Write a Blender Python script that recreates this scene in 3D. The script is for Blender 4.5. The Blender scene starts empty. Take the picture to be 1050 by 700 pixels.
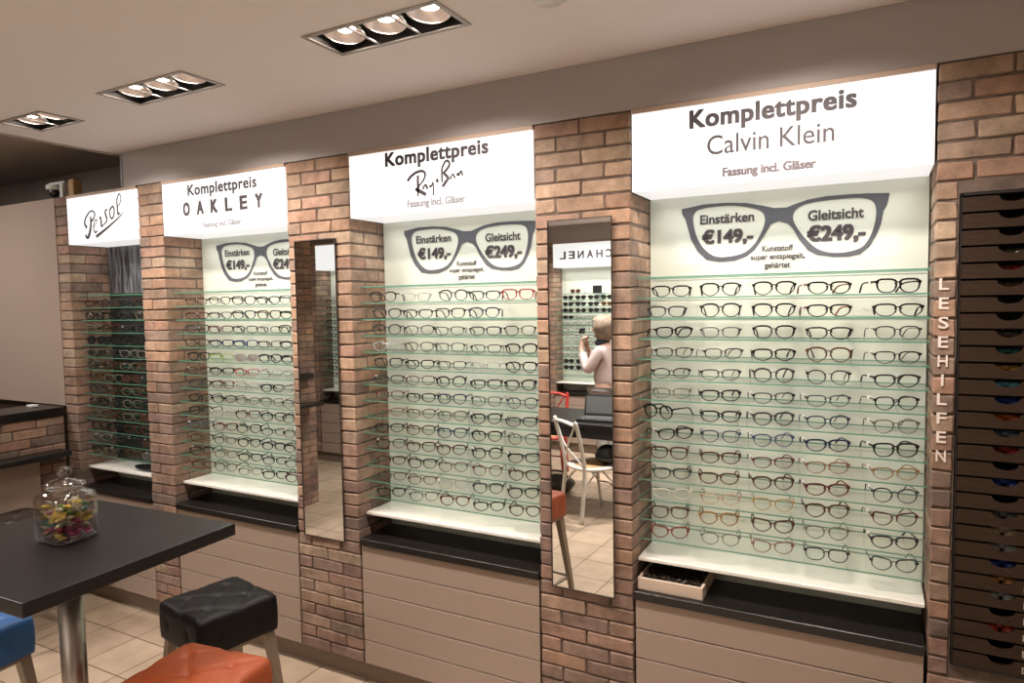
import bpy, bmesh, math, random
from mathutils import Vector, Matrix
PI = math.pi
sc = bpy.context.scene
COL = sc.collection
rnd = random.Random(7)

# ------------------------------------------------------------------ helpers
class T:
    """a place in the room: origin and turn about the vertical"""
    def __init__(s, x=0, y=0, rz=0): s.x, s.y, s.rz = x, y, rz
    def put(s, o, x=0, y=0, z=0, rz=0):
        c, q = math.cos(s.rz), math.sin(s.rz)
        o.location = (s.x + x*c - y*q, s.y + x*q + y*c, z); o.rotation_euler = (0, 0, s.rz + rz); return o
WORLD = T()

def link(o, parent=None):
    COL.objects.link(o)
    if parent is not None: o.parent = parent
    return o
def tag(o, label=None, cat=None, group=None, kind=None):
    if label: o['label'] = label
    if cat: o['category'] = cat
    if group: o['group'] = group
    if kind: o['kind'] = kind
    return o
def empty(name, label, cat, group=None):
    o = bpy.data.objects.new(name, None); o.empty_display_size = .05
    link(o); return tag(o, label, cat, group)
def mesh_of(name, bm, mats, smooth=False):
    me = bpy.data.meshes.new(name); bm.normal_update(); bm.to_mesh(me); bm.free()
    for m in (mats if isinstance(mats, (list, tuple)) else [mats]): me.materials.append(m)
    if smooth:
        for p in me.polygons: p.use_smooth = True
    return me
def obj(name, bm, mats, parent=None, smooth=False):
    return link(bpy.data.objects.new(name, mesh_of(name, bm, mats, smooth)), parent)
def box(bm, x0, x1, y0, y1, z0, z1, bev=0.0, mi=0, segs=1):
    vs = [bm.verts.new((x, y, z)) for x in (x0, x1) for y in (y0, y1) for z in (z0, z1)]
    fs = [(0,1,3,2),(4,6,7,5),(0,4,5,1),(2,3,7,6),(0,2,6,4),(1,5,7,3)]
    out = [bm.faces.new([vs[i] for i in f]) for f in fs]
    for f in out: f.material_index = mi
    if bev > 0:
        es = list({e for f in out for e in f.edges})
        r = bmesh.ops.bevel(bm, geom=es, offset=bev, segments=segs, affect='EDGES', profile=.6, clamp_overlap=True)
        for f in r['faces']: f.material_index = mi
    return out
def bx(x0, x1, y0, y1, z0, z1, bev=0.0, segs=1):
    bm = bmesh.new(); box(bm, x0, x1, y0, y1, z0, z1, bev, 0, segs); return bm
def frame_of(d):
    d = d.normalized(); a = Vector((0, 0, 1)) if abs(d.z) < .9 else Vector((1, 0, 0))
    u = d.cross(a).normalized(); return u, d.cross(u).normalized()
def tube(bm, pts, rad, n=8, caps=True, closed=False, flat=1.0):
    pts = [Vector(p) for p in pts]; N = len(pts)
    rs = rad if isinstance(rad, (list, tuple)) else [rad]*N
    rings = []; pu = None
    for i, p in enumerate(pts):
        if closed: d = pts[(i+1) % N] - pts[i-1]
        else: d = pts[min(i+1, N-1)] - pts[max(i-1, 0)]
        u, v = frame_of(d)
        if pu is not None:
            dd = d.normalized(); u = (pu - dd*pu.dot(dd)).normalized(); v = dd.cross(u)
        pu = u
        rings.append([bm.verts.new(p + (u*math.cos(2*PI*k/n) + v*flat*math.sin(2*PI*k/n))*rs[i]) for k in range(n)])
    M = N if closed else N-1
    for i in range(M):
        a, b = rings[i], rings[(i+1) % N]
        for k in range(n): bm.faces.new((a[k], a[(k+1) % n], b[(k+1) % n], b[k]))
    if caps and not closed:
        bm.faces.new(rings[0][::-1]); bm.faces.new(rings[-1])
def lathe(bm, prof, n=24, c=(0, 0, 0), mi=0):
    rings = []
    for r, z in prof:
        if r < 1e-5: rings.append([bm.verts.new((c[0], c[1], c[2]+z))])
        else: rings.append([bm.verts.new((c[0]+r*math.cos(2*PI*k/n), c[1]+r*math.sin(2*PI*k/n), c[2]+z)) for k in range(n)])
    for a, b in zip(rings, rings[1:]):
        for k in range(n):
            q = [a[k % len(a)], a[(k+1) % len(a)], b[(k+1) % len(b)], b[k % len(b)]]
            q = [v for i, v in enumerate(q) if v not in q[:i]]
            if len(q) > 2:
                f = bm.faces.new(q); f.material_index = mi
def smooth_path(P, k=4, closed=False):
    P = [Vector(p) if len(p) == 3 else Vector((p[0], 0, p[1])) for p in P]; N = len(P); out = []
    rng = range(N if closed else N-1)
    for i in rng:
        if closed: a, b, c, d = P[i-1], P[i], P[(i+1) % N], P[(i+2) % N]
        else: a, b, c, d = P[max(i-1, 0)], P[i], P[i+1], P[min(i+2, N-1)]
        for j in range(k):
            t = j/k
            out.append(.5*((2*b) + (c-a)*t + (2*a-5*b+4*c-d)*t*t + (3*b-a-3*c+d)*t*t*t))
    if not closed: out.append(P[-1])
    return out

# ------------------------------------------------------------------ materials
def nt(name):
    m = bpy.data.materials.new(name); m.use_nodes = True
    t = m.node_tree; b = t.nodes['Principled BSDF']; return m, t, b
def pmat(name, col, rough=.5, metal=0, noise=0, nscale=8, bump=0, bscale=60, spec=.5, coat=0, trans=0, stretch=None, coat_rough=.03):
    m, t, b = nt(name)
    b.inputs['Base Color'].default_value = (*col, 1); b.inputs['Roughness'].default_value = rough
    b.inputs['Metallic'].default_value = metal; b.inputs['Specular IOR Level'].default_value = spec
    b.inputs['Coat Weight'].default_value = coat; b.inputs['Coat Roughness'].default_value = coat_rough
    b.inputs['Transmission Weight'].default_value = trans
    N = t.nodes; L = t.links
    if noise or bump:
        tc = N.new('ShaderNodeTexCoord'); mp = N.new('ShaderNodeMapping')
        L.new(tc.outputs['Object'], mp.inputs['Vector'])
        if stretch: mp.inputs['Scale'].default_value = stretch
    if noise:
        n = N.new('ShaderNodeTexNoise'); n.inputs['Scale'].default_value = nscale; n.inputs['Detail'].default_value = 5
        L.new(mp.outputs[0], n.inputs['Vector'])
        r = N.new('ShaderNodeMapRange'); r.inputs['From Min'].default_value = .3; r.inputs['From Max'].default_value = .7
        r.inputs['To Min'].default_value = 1-noise; r.inputs['To Max'].default_value = 1+noise
        L.new(n.outputs['Fac'], r.inputs['Value'])
        x = N.new('ShaderNodeMix'); x.data_type = 'RGBA'; x.blend_type = 'MULTIPLY'; x.inputs[0].default_value = 1
        x.inputs[6].default_value = (*col, 1)
        L.new(r.outputs[0], x.inputs[7]); L.new(x.outputs[2], b.inputs['Base Color'])
    if bump:
        n = N.new('ShaderNodeTexNoise'); n.inputs['Scale'].default_value = bscale; n.inputs['Detail'].default_value = 4
        L.new(mp.outputs[0], n.inputs['Vector'])
        u = N.new('ShaderNodeBump'); u.inputs['Strength'].default_value = bump; u.inputs['Distance'].default_value = .003
        L.new(n.outputs['Fac'], u.inputs['Height']); L.new(u.outputs[0], b.inputs['Normal'])
    return m
def emat(name, col, s):
    m, t, b = nt(name)
    b.inputs['Base Color'].default_value = (.3, .3, .3, 1)
    b.inputs['Emission Color'].default_value = (*col, 1); b.inputs['Emission Strength'].default_value = s
    return m
def clear_mat(name, tint, refl=1.0, rough=.0):
    """thin clear sheet: lets light straight through, mirrors a little of the room by Fresnel"""
    m = bpy.data.materials.new(name); m.use_nodes = True; t = m.node_tree; t.nodes.clear(); N = t.nodes; L = t.links
    o = N.new('ShaderNodeOutputMaterial'); mx = N.new('ShaderNodeMixShader'); tr = N.new('ShaderNodeBsdfTransparent')
    gl = N.new('ShaderNodeBsdfGlossy'); fr = N.new('ShaderNodeFresnel'); mu = N.new('ShaderNodeMath'); mu.operation = 'MULTIPLY'
    tr.inputs[0].default_value = (*tint, 1); gl.inputs['Roughness'].default_value = rough; fr.inputs[0].default_value = 1.45
    mu.inputs[1].default_value = refl
    geo = N.new('ShaderNodeNewGeometry')
    # the Fresnel term for either side of a face
    mxv = N.new('ShaderNodeMix'); mxv.data_type = 'FLOAT'; mxv.inputs[2].default_value = 1.45; mxv.inputs[3].default_value = 1/1.45
    L.new(geo.outputs['Backfacing'], mxv.inputs[0]); L.new(mxv.outputs[0], fr.inputs[0])
    L.new(fr.outputs[0], mu.inputs[0]); mu.use_clamp = True
    L.new(mu.outputs[0], mx.inputs[0]); L.new(tr.outputs[0], mx.inputs[1]); L.new(gl.outputs[0], mx.inputs[2]); L.new(mx.outputs[0], o.inputs[0])
    return m

def brick_mat():
    m, t, b = nt('brick'); N = t.nodes; L = t.links
    at = N.new('ShaderNodeAttribute'); at.attribute_name = 'tone'
    tc = N.new('ShaderNodeTexCoord')
    def noise(s, d=5):
        n = N.new('ShaderNodeTexNoise'); n.inputs['Scale'].default_value = s; n.inputs['Detail'].default_value = d
        L.new(tc.outputs['Object'], n.inputs['Vector']); return n
    n1, n2, n3 = noise(28), noise(9), noise(120)
    def mul(a, bsock, fac=1.0, mode='MULTIPLY'):
        x = N.new('ShaderNodeMix'); x.data_type = 'RGBA'; x.blend_type = mode; x.inputs[0].default_value = fac
        L.new(a, x.inputs[6]); L.new(bsock, x.inputs[7]); return x
    def rng(n, lo, hi):
        r = N.new('ShaderNodeMapRange'); r.inputs['From Min'].default_value = .3; r.inputs['From Max'].default_value = .7
        r.inputs['To Min'].default_value = lo; r.inputs['To Max'].default_value = hi; L.new(n.outputs['Fac'], r.inputs['Value']); return r
    x = mul(at.outputs['Color'], rng(n1, .72, 1.22).outputs[0])
    y = N.new('ShaderNodeMix'); y.data_type = 'RGBA'; y.inputs[7].default_value = (.34, .245, .185, 1)
    L.new(x.outputs[2], y.inputs[6]); L.new(rng(n2, 0, .55).outputs[0], y.inputs[0])
    z0 = mul(y.outputs[2], rng(n3, .88, 1.1).outputs[0]); z = mul(z0.outputs[2], rng(noise(5.5, 3), .62, 1.08).outputs[0])
    L.new(z.outputs[2], b.inputs['Base Color']); b.inputs['Roughness'].default_value = .82; b.inputs['Specular IOR Level'].default_value = .25
    u = N.new('ShaderNodeBump'); u.inputs['Strength'].default_value = .55; u.inputs['Distance'].default_value = .004
    L.new(n1.outputs['Fac'], u.inputs['Height']); L.new(u.outputs[0], b.inputs['Normal'])
    return m

def floor_mat():
    m, t, b = nt('floor_tile'); N = t.nodes; L = t.links
    tc = N.new('ShaderNodeTexCoord'); mp = N.new('ShaderNodeMapping'); L.new(tc.outputs['Object'], mp.inputs['Vector'])
    s = .2762
    mp.inputs['Location'].default_value = (4.003, .188, 0)
    br = N.new('ShaderNodeTexBrick'); br.offset = 0; br.squash = 1
    br.inputs['Scale'].default_value = 1; br.inputs['Brick Width'].default_value = s; br.inputs['Row Height'].default_value = s
    br.inputs['Mortar Size'].default_value = .0032; br.inputs['Mortar Smooth'].default_value = .1; br.inputs['Bias'].default_value = 0
    br.inputs['Color1'].default_value = (.39, .30, .215, 1); br.inputs['Color2'].default_value = (.44, .34, .248, 1)
    br.inputs['Mortar'].default_value = (.10, .06, .035, 1)
    L.new(mp.outputs[0], br.inputs['Vector'])
    n = N.new('ShaderNodeTexNoise'); n.inputs['Scale'].default_value = 7; n.inputs['Detail'].default_value = 6; L.new(tc.outputs['Object'], n.inputs['Vector'])
    r = N.new('ShaderNodeMapRange'); r.inputs['From Min'].default_value = .3; r.inputs['From Max'].default_value = .7
    r.inputs['To Min'].default_value = .85; r.inputs['To Max'].default_value = 1.12; L.new(n.outputs['Fac'], r.inputs['Value'])
    x = N.new('ShaderNodeMix'); x.data_type = 'RGBA'; x.blend_type = 'MULTIPLY'; x.inputs[0].default_value = 1
    L.new(br.outputs['Color'], x.inputs[6]); L.new(r.outputs[0], x.inputs[7]); L.new(x.outputs[2], b.inputs['Base Color'])
    b.inputs['Roughness'].default_value = .42
    u = N.new('ShaderNodeBump'); u.inputs['Strength'].default_value = .4; u.inputs['Distance'].default_value = .002; u.invert = True
    L.new(br.outputs['Fac'], u.inputs['Height']); L.new(u.outputs[0], b.inputs['Normal'])
    return m

def panel_mat(name, col, ecol, e):
    """satin back-lit glass: pale green, patchy glow from the tubes behind, glossy front"""
    m, t, b = nt(name); N = t.nodes; L = t.links
    b.inputs['Base Color'].default_value = (*col, 1); b.inputs['Roughness'].default_value = .5
    b.inputs['Coat Weight'].default_value = 1.0; b.inputs['Coat IOR'].default_value = 1.85; b.inputs['Coat Roughness'].default_value = .02; b.inputs['Specular IOR Level'].default_value = .3
    b.inputs['Emission Color'].default_value = (*ecol, 1); b.inputs['Emission Strength'].default_value = e
    if e > 0:
        tc = N.new('ShaderNodeTexCoord'); n = N.new('ShaderNodeTexNoise'); n.inputs['Scale'].default_value = 3.2; n.inputs['Detail'].default_value = 1
        L.new(tc.outputs['Object'], n.inputs['Vector'])
        cr = N.new('ShaderNodeValToRGB'); cr.color_ramp.elements[0].position = .35; cr.color_ramp.elements[1].position = .65
        cr.color_ramp.elements[0].color = (ecol[0]*.84, ecol[1]*.93, ecol[2]*.95, 1); cr.color_ramp.elements[1].color = (ecol[0]*1.1, ecol[1]*1.02, ecol[2]*.9, 1)
        L.new(n.outputs['Fac'], cr.inputs[0]); L.new(cr.outputs[0], b.inputs['Emission Color'])
    return m

M = {}
M['brick'] = brick_mat()
M['mortar'] = pmat('mortar', (.125, .092, .074), .95, noise=.3, nscale=30)
M['ceiling'] = pmat('ceiling_paint', (.84, .80, .80), .9, bump=.05, bscale=200)
M['band'] = pmat('grey_paint', (.42, .395, .39), .85, bump=.05, bscale=200)
M['shade_and_dark_paint'] = pmat('shade_and_dark_paint', (.40, .345, .30), .85, noise=.08, nscale=3)  # dark wall paint, also painted-in shade on the raised ceiling
M['beige'] = pmat('beige_laminate', (.35, .272, .222), .45, noise=.03, nscale=90, stretch=(1, 1, 4))
M['plinth'] = pmat('plinth_laminate', (.22, .165, .125), .5)
M['floor'] = floor_mat()
M['black_slab'] = pmat('black_granite', (.010, .009, .008), .30, noise=.5, nscale=250, spec=.5)
M['table_top'] = pmat('table_laminate', (.008, .0075, .0075), .36, noise=.5, nscale=300, bump=.15, bscale=500)
M['white_shelf'] = pmat('white_lacquer', (.78, .77, .72), .3)
M['housing'] = pmat('sign_housing', (.55, .42, .33), .6)
M['sign'] = emat('sign_face', (1.0, .99, .985), .96)
M['sign_under'] = emat('sign_underside', (1.0, .985, .965), .78)
M['panel'] = panel_mat('panel_glass', (.58, .61, .53), (.81, .84, .74), .16)
M['panel_low'] = pmat('panel_lower', (.58, .63, .55), .35, coat=.5)
M['panel_dark'] = panel_mat('panel_dark', (.02, .028, .024), (0, 0, 0), 0)
M['glass'] = clear_mat('shelf_glass', (.986, .994, .988), .45)
M['glass_edge'] = pmat('glass_edge', (.10, .27, .19), .15, spec=.8)
M['lens'] = clear_mat('lens_clear', (.97, .975, .965), .9)
M['dark_lens'] = pmat('lens_dark', (.02, .022, .02), .06, spec=.7)
M['silver_lens'] = pmat('lens_mirrored', (.45, .44, .42), .15, .7); M['brown_lens'] = pmat('lens_brown', (.06, .035, .025), .08, spec=.7)
M['mirror'] = pmat('mirror_silver', (.86, .87, .85), .0, 1)
M['mirror_frame'] = pmat('mirror_frame', (.045, .032, .025), .4)
M['print_dark'] = pmat('print_dark', (.055, .045, .05), .6)
M['print_slate'] = pmat('print_slate', (.085, .09, .105), .45)
M['print_mid'] = emat('print_mid', (.17, .12, .125), 1); M['print_mid'].node_tree.nodes['Principled BSDF'].inputs['Base Color'].default_value = (.05, .04, .04, 1)
M['print_light'] = emat('print_light', (.42, .36, .37), 1); M['print_light'].node_tree.nodes['Principled BSDF'].inputs['Base Color'].default_value = (.05, .05, .05, 1)
M['chrome'] = pmat('chrome', (.55, .53, .5), .22, 1)
M['steel'] = pmat('brushed_steel', (.50, .46, .42), .3, 1, noise=.06, nscale=40, stretch=(30, 30, 1))
M['lamp_frame'] = pmat('lamp_frame', (.36, .33, .31), .5, .3)
M['lamp_black'] = pmat('lamp_black', (.02, .018, .017), .5)
M['lamp_glow'] = emat('lamp_glow', (1.0, .84, .72), 22)
M['reflector'] = pmat('reflector', (.70, .62, .58), .34, 1)
M['walnut'] = pmat('dark_walnut', (.036, .020, .012), .5, spec=.3, noise=.35, nscale=14, stretch=(1, 6, 30))
M['black_gap'] = pmat('cabinet_black', (.012, .009, .008), .7)
M['leather_black'] = pmat('leather_black', (.007, .006, .006), .48, bump=.25, bscale=160, spec=.2)
M['leather_brown'] = pmat('leather_brown', (.035, .022, .018), .42, bump=.25, bscale=160)
M['leather_orange'] = pmat('leather_orange', (.36, .072, .020), .5, bump=.25, bscale=160)
M['leather_blue'] = pmat('leather_blue', (.020, .105, .29), .5, bump=.25, bscale=160)
M['stool_leg'] = pmat('stool_leg', (.25, .20, .155), .35, .5)
M['white_paint'] = pmat('white_paint', (.66, .63, .58), .35)
M['red_paint'] = pmat('red_paint', (.42, .03, .02), .35)
M['cane'] = pmat('cane', (.42, .25, .10), .7, bump=.5, bscale=300)
M['wood_yellow'] = pmat('raw_wood', (.42, .26, .12), .6, noise=.2, nscale=30)
M['tray_wood'] = pmat('tray_wood', (.62, .50, .40), .45)
M['grit'] = pmat('black_granules', (.045, .036, .028), .35)
M['white_plastic'] = pmat('white_plastic', (.72, .72, .70), .35)
M['grey_plastic'] = pmat('grey_plastic', (.25, .25, .25), .35)
M['black_plastic'] = pmat('black_plastic', (.015, .015, .016), .25)
M['screen'] = pmat('dark_screen', (.10, .10, .10), .15)
M['jar_glass'] = clear_mat('jar_glass', (.95, .955, .95), 2.4, .02)
M['skin'] = pmat('skin', (.55, .33, .24), .5)
M['hair'] = pmat('hair_grey_brown', (.23, .17, .12), .6, noise=.35, nscale=70, stretch=(1, 1, .2))
M['jacket'] = pmat('jacket_cloth', (.50, .40, .38), .8, bump=.3, bscale=40)
M['scarf'] = pmat('scarf_cloth', (.04, .045, .06), .9)
M['trousers'] = pmat('trousers_cloth', (.32, .32, .31), .9)
M['shoe'] = pmat('shoe_leather', (.03, .025, .02), .5)
M['bag'] = pmat('bag_cloth', (.07, .06, .05), .8, bump=.3, bscale=40)
M['lettering_white'] = pmat('white_vinyl', (.80, .72, .66), .5)
FR = {  # frame colours: name -> (rgb, rough)
 'black': (.012, .012, .013), 'charcoal': (.04, .042, .045), 'navy': (.012, .02, .06), 'blue': (.02, .05, .14), 'brown': (.07, .03, .018),
 'tortoise': (.08, .04, .02), 'amber': (.27, .15, .06), 'red': (.30, .03, .035), 'burgundy': (.10, .018, .016), 'russet': (.19, .05, .03),
 'clear': (.62, .60, .50), 'sand': (.42, .30, .20), 'gold': (.36, .25, .10), 'olive': (.13, .13, .09), 'grey': (.16, .17, .15), 'rosewood': (.22, .10, .075),
 'silver': (.35, .36, .36), 'lime': (.25, .40, .06), 'purple': (.16, .04, .16)}
FM = {k: pmat('frame_'+k, v, .22, noise=(.6 if k == 'tortoise' else 0), nscale=120) for k, v in FR.items()}

# ------------------------------------------------------------------ lettering
def glyphs(s, bold=0.0, spacing=1.0):
    cu = bpy.data.curves.new('t', 'FONT'); cu.body = s; cu.size = 1; cu.offset = bold; cu.space_character = spacing; cu.resolution_u = 4
    o = bpy.data.objects.new('t', cu); COL.objects.link(o); bpy.context.view_layer.update()
    me = bpy.data.meshes.new_from_object(o.evaluated_get(bpy.context.evaluated_depsgraph_get()))
    vs = [(v.co.x, v.co.y) for v in me.vertices]; fs = [tuple(p.vertices) for p in me.polygons]
    bpy.data.objects.remove(o); bpy.data.curves.remove(cu); bpy.data.meshes.remove(me)
    return vs, fs
_cap = {}
def cap(bold):
    if bold not in _cap:
        vs, _ = glyphs('H', bold); _cap[bold] = (min(v[1] for v in vs), max(v[1] for v in vs))
    return _cap[bold]
def letters(bm, s, x0, x1, base, height, y, bold=0.0, spacing=1.0):
    """bold: how far the strokes are fattened, in em; heavy weights are laid down as several slightly shifted passes"""
    off = min(bold, .012); vs, fs = glyphs(s, off, spacing); c0, c1 = cap(off); extra = max(0, bold-off)
    ax, bx_ = min(v[0] for v in vs), max(v[0] for v in vs); k = height/(c1-c0)
    e = extra*k; passes = [(0, 0)] if e == 0 else [(dx*e, dz*e*.6) for dx in (-1, -.33, .33, 1) for dz in (-1, 1)]
    x0 += e; x1 -= e
    for i, (dx, dz) in enumerate(passes):
        nv = [bm.verts.new((x0 + (v[0]-ax)/(bx_-ax)*(x1-x0) + dx, y - i*.00003, base + (v[1]-c0)*k + dz)) for v in vs]
        for f in fs:
            try: bm.faces.new([nv[j] for j in f])
            except ValueError: pass
def letter_row(bm, s, cells, base, height, y, bold):
    for ch, (a, b) in zip(s, cells): letters(bm, ch, a, b, base, height, y, bold)
def ribbon(bm, P, w, y, k=4):
    """a pen stroke; w = (start, middle, end) width"""
    p = smooth_path([(a, b) for a, b in P], k); n = len(p); L, R = [], []
    for i, q in enumerate(p):
        d = (p[min(i+1, n-1)] - p[max(i-1, 0)]).normalized(); t = i/(n-1)
        ww = (w[0]*(1-2*t) + w[1]*2*t) if t < .5 else (w[1]*(2-2*t) + w[2]*(2*t-1))
        nn = Vector((-d.z, 0, d.x))*ww/2
        L.append(bm.verts.new((q.x+nn.x, y, q.z+nn.z))); R.append(bm.verts.new((q.x-nn.x, y, q.z-nn.z)))
    for i in range(n-1): bm.faces.new((L[i], L[i+1], R[i+1], R[i]))
def plate_with_holes(outer, holes, y, th=.0008):
    cu = bpy.data.curves.new('p', 'CURVE'); cu.dimensions = '2D'; cu.fill_mode = 'BOTH'; cu.extrude = th/2
    for ring in [outer]+holes:
        pts = smooth_path([(a, b) for a, b in ring], 3, True) if ring is not outer else [Vector((a, 0, b)) for a, b in ring]
        sp = cu.splines.new('POLY'); sp.points.add(len(pts)-1); sp.use_cyclic_u = True
        for i, q in enumerate(pts): sp.points[i].co = (q.x, q.z, 0, 1)
    o = bpy.data.objects.new('p', cu); COL.objects.link(o); bpy.context.view_layer.update()
    me = bpy.data.meshes.new_from_object(o.evaluated_get(bpy.context.evaluated_depsgraph_get()))
    bpy.data.objects.remove(o)
    for v in me.vertices: v.co = (v.co.x, y - v.co.z, v.co.y)
    bm = bmesh.new(); bm.from_mesh(me); bpy.data.meshes.remove(me); bmesh.ops.recalc_face_normals(bm, faces=bm.faces); return bm

# ------------------------------------------------------------------ bricks
CO, BL, MO = .0570, .188, .0075
TONES = [(.42,.265,.175), (.39,.26,.18), (.44,.31,.215), (.38,.225,.155), (.31,.22,.16), (.41,.31,.22), (.27,.195,.155), (.40,.245,.185)]
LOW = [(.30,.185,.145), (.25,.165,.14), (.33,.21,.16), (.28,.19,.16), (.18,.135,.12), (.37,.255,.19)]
def brick_box(bm, lay, r, x0, x1, y0, y1, z0, z1):
    if x1-x0 < .012 or y1-y0 < .012: return
    n0 = len(bm.faces); h = MO/2; j = lambda: r.uniform(-.0022, .0022)
    vs = [bm.verts.new((x+j(), y+j(), z+j())) for x in (x0+h, x1-h) for y in (y0, y1) for z in (z0+h*.7, z1-h)]
    out = [bm.faces.new([vs[i] for i in f]) for f in [(0,1,3,2),(4,6,7,5),(0,4,5,1),(2,3,7,6),(0,2,6,4),(1,5,7,3)]]
    es = list({e for f in out for e in f.edges})
    bmesh.ops.bevel(bm, geom=es, offset=.0035, segments=1, affect='EDGES')
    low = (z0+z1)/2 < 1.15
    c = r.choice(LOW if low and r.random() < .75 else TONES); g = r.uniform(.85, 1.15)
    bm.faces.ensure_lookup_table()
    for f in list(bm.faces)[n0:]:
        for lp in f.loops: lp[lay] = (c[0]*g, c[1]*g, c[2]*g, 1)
def brick_block(x0, x1, y0, y1, z0, z1, seed, holes=()):
    """a pier of half-lapped bricks round a mortar core; holes = (x0,x1,z0,z1) left open in the face"""
    r = random.Random(seed); bm = bmesh.new(); lay = bm.loops.layers.float_color.new('tone')
    n = max(1, round((z1-z0)/CO)); ch = (z1-z0)/n; D = .088
    for i in range(n):
        a, b = z0+i*ch, z0+(i+1)*ch; even = i % 2 == 0
        fl = BL if even else .092; sd = .092 if even else min(BL, y1-y0)
        # corner bricks wrap the arrises; the rest of the face runs between them
        xs = [x0]; p = x0 + min(fl, x1-x0) + r.uniform(-.006, .006)
        while p < x1 - .05:
            xs.append(p); p += BL + r.uniform(-.008, .008)
        xs.append(x1)
        spans = [(u, v) for u, v in zip(xs, xs[1:])]
        for k, (u, v) in enumerate(spans):
            parts = [(u, v)]
            for hx0, hx1, hz0, hz1 in holes:
                if b > hz0+.004 and a < hz1-.004:
                    np_ = []
                    for (s, e) in parts:
                        if e <= hx0 or s >= hx1: np_.append((s, e)); continue
                        if s < hx0: np_.append((s, hx0))
                        if e > hx1: np_.append((hx1, e))
                    parts = np_
            for s, e in parts: brick_box(bm, lay, r, s, e, y0, y0 + (sd if k in (0, len(spans)-1) else D), a, b)
        if y1 - y0 > sd + .03:
            for (u, v) in ((x0, x0+(.055 if holes else .09)), (x1-.09, x1)): brick_box(bm, lay, r, u, v, y0+sd+.004, y1, a, b)
    q = .006
    def core(a, b, c, d, e, f):
        for fc in box(bm, a, b, c, d, e, f, 0, 1):
            for lp in fc.loops: lp[lay] = (.1, .1, .1, 1)
    if not holes: core(x0+q, x1-q, y0+q, y1, z0, z1)
    else:
        hx0, hx1, hz0, hz1 = holes[0]
        core(x0+q, hx0, y0+q, y1, z0, z1); core(hx1, x1-q, y0+q, y1, z0, z1); core(hx0, hx1, y0+q, y1, z0, hz0); core(hx0, hx1, y0+q, y1, hz1, z1)
    return bm
def pillar(name, label, x0, x1, y0, y1, z0, z1, seed, tr=WORLD, holes=(), cat='brick pillar', group=None):
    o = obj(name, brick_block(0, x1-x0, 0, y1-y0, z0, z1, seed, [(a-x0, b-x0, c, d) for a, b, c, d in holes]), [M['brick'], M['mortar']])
    tr.put(o, x0, y0, 0); return tag(o, label, cat, group)

# ------------------------------------------------------------------ room shell
ZC, ZT, ZL = 2.607, 2.417, 2.132
AL, AR, BL_, BR, CL, CR, DL, DR, EL = -4.331, -4.208, -3.542, -3.332, -2.433, -2.048, -1.142, -.761, .154
ZW, ZS = .803, .662      # white shelf, worktop underside
def struct(name, bm, mat, loc=(0, 0, 0)):
    o = obj(name, bm, mat); o.location = loc; o['kind'] = 'structure'; return o
struct('floor', bx(-8, 1.7, -7, 1.6, -.1, 0), M['floor'])
FIX = [(-1.36, -.60, 3), (-2.475, -.59, 3), (-3.35, -.57, 2), (-.24, -.60, 3), (-1.0, -2.75, 3), (-2.3, -2.75, 3), (-3.4, -2.75, 2), (-1.6, -4.05, 3), (-2.9, -4.05, 3), (.4, -2.9, 3)]  # lamps away from the display row are unseen, added to light the room
LW, LH = .166, .172
FILL_LAMP = (-4.9, -1.2, 3)  # unseen lamp added to brighten the dark area beyond the ceiling step
def ceiling():
    holes = [(x-n*LW/2, x+n*LW/2, y-LH/2, y+LH/2) for x, y, n in FIX]
    X0, X1, Y0, Y1 = -3.72, 1.7, -7, .1
    bm = bmesh.new()
    xs = sorted({X0, X1} | {round(v, 5) for h in holes for v in h[:2] if X0 < v < X1}); ys = sorted({Y0, Y1} | {round(v, 5) for h in holes for v in h[2:]})
    V = {}
    def vt(x, y, z):
        k = (x, y, z)
        if k not in V: V[k] = bm.verts.new(k)
        return V[k]
    for a, b in zip(xs, xs[1:]):
        for c, d in zip(ys, ys[1:]):
            mx, my = (a+b)/2, (c+d)/2
            if any(h[0] < mx < h[1] and h[2] < my < h[3] for h in holes): continue
            bm.faces.new((vt(a, c, ZC), vt(a, d, ZC), vt(b, d, ZC), vt(b, c, ZC)))
    r = bmesh.ops.extrude_face_region(bm, geom=list(bm.faces))
    for v in [g for g in r['geom'] if isinstance(g, bmesh.types.BMVert)]: v.co.z += .16
    bmesh.ops.recalc_face_normals(bm, faces=bm.faces)
    return bm
struct('ceiling', ceiling(), M['ceiling'])
struct('ceiling_raised', bx(-8, -3.74, -7, 1.6, 2.747, 2.85), M['shade_and_dark_paint'])  # step and dark colour stand in for the shaded end of the ceiling
struct('trim_1', bx(-3.74, -3.722, -7, 1.6, 2.6, 2.747), M['shade_and_dark_paint'])
struct('wall_bulkhead', bx(-3.655, 1.7, 0, .14, ZT+.001, ZC-.001), M['band'])
bmw = bmesh.new(); box(bmw, -4.33, 1.7, .262, .36, 0, ZT); struct('wall_display', bmw, M['shade_and_dark_paint'])
bmw = bmesh.new(); box(bmw, -8, AL-.003, 0, .08, 1.168, ZT); struct('wall_side_upper', bmw, M['beige'])
bmw = bmesh.new(); box(bmw, -8, AL-.003, .03, .08, 0, 1.166); struct('wall_side_lower', bmw, M['walnut'])
struct('wall_back', bx(-8, 1.7, .62, .70, 0, 3.0), M['shade_and_dark_paint'])
struct('wall_far_end', bx(-8.1, -8, -7, 1.6, 0, 3.1), M['beige'])
struct('wall_right', bx(1.7, 1.8, -7, 1.6, 0, 3.0), M['band'])
struct('wall_opposite', bx(-4.0, 1.7, -5.12, -5.01, 0, ZC), M['beige'])
struct('wall_opposite_return', bx(-4.1, -4.0, -5.12, -3.35, 0, ZC), M['beige'])
struct('wall_opposite_side', bx(-8, -4.0, -3.70, -3.585, 0, 3.0), M['beige'])
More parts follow.
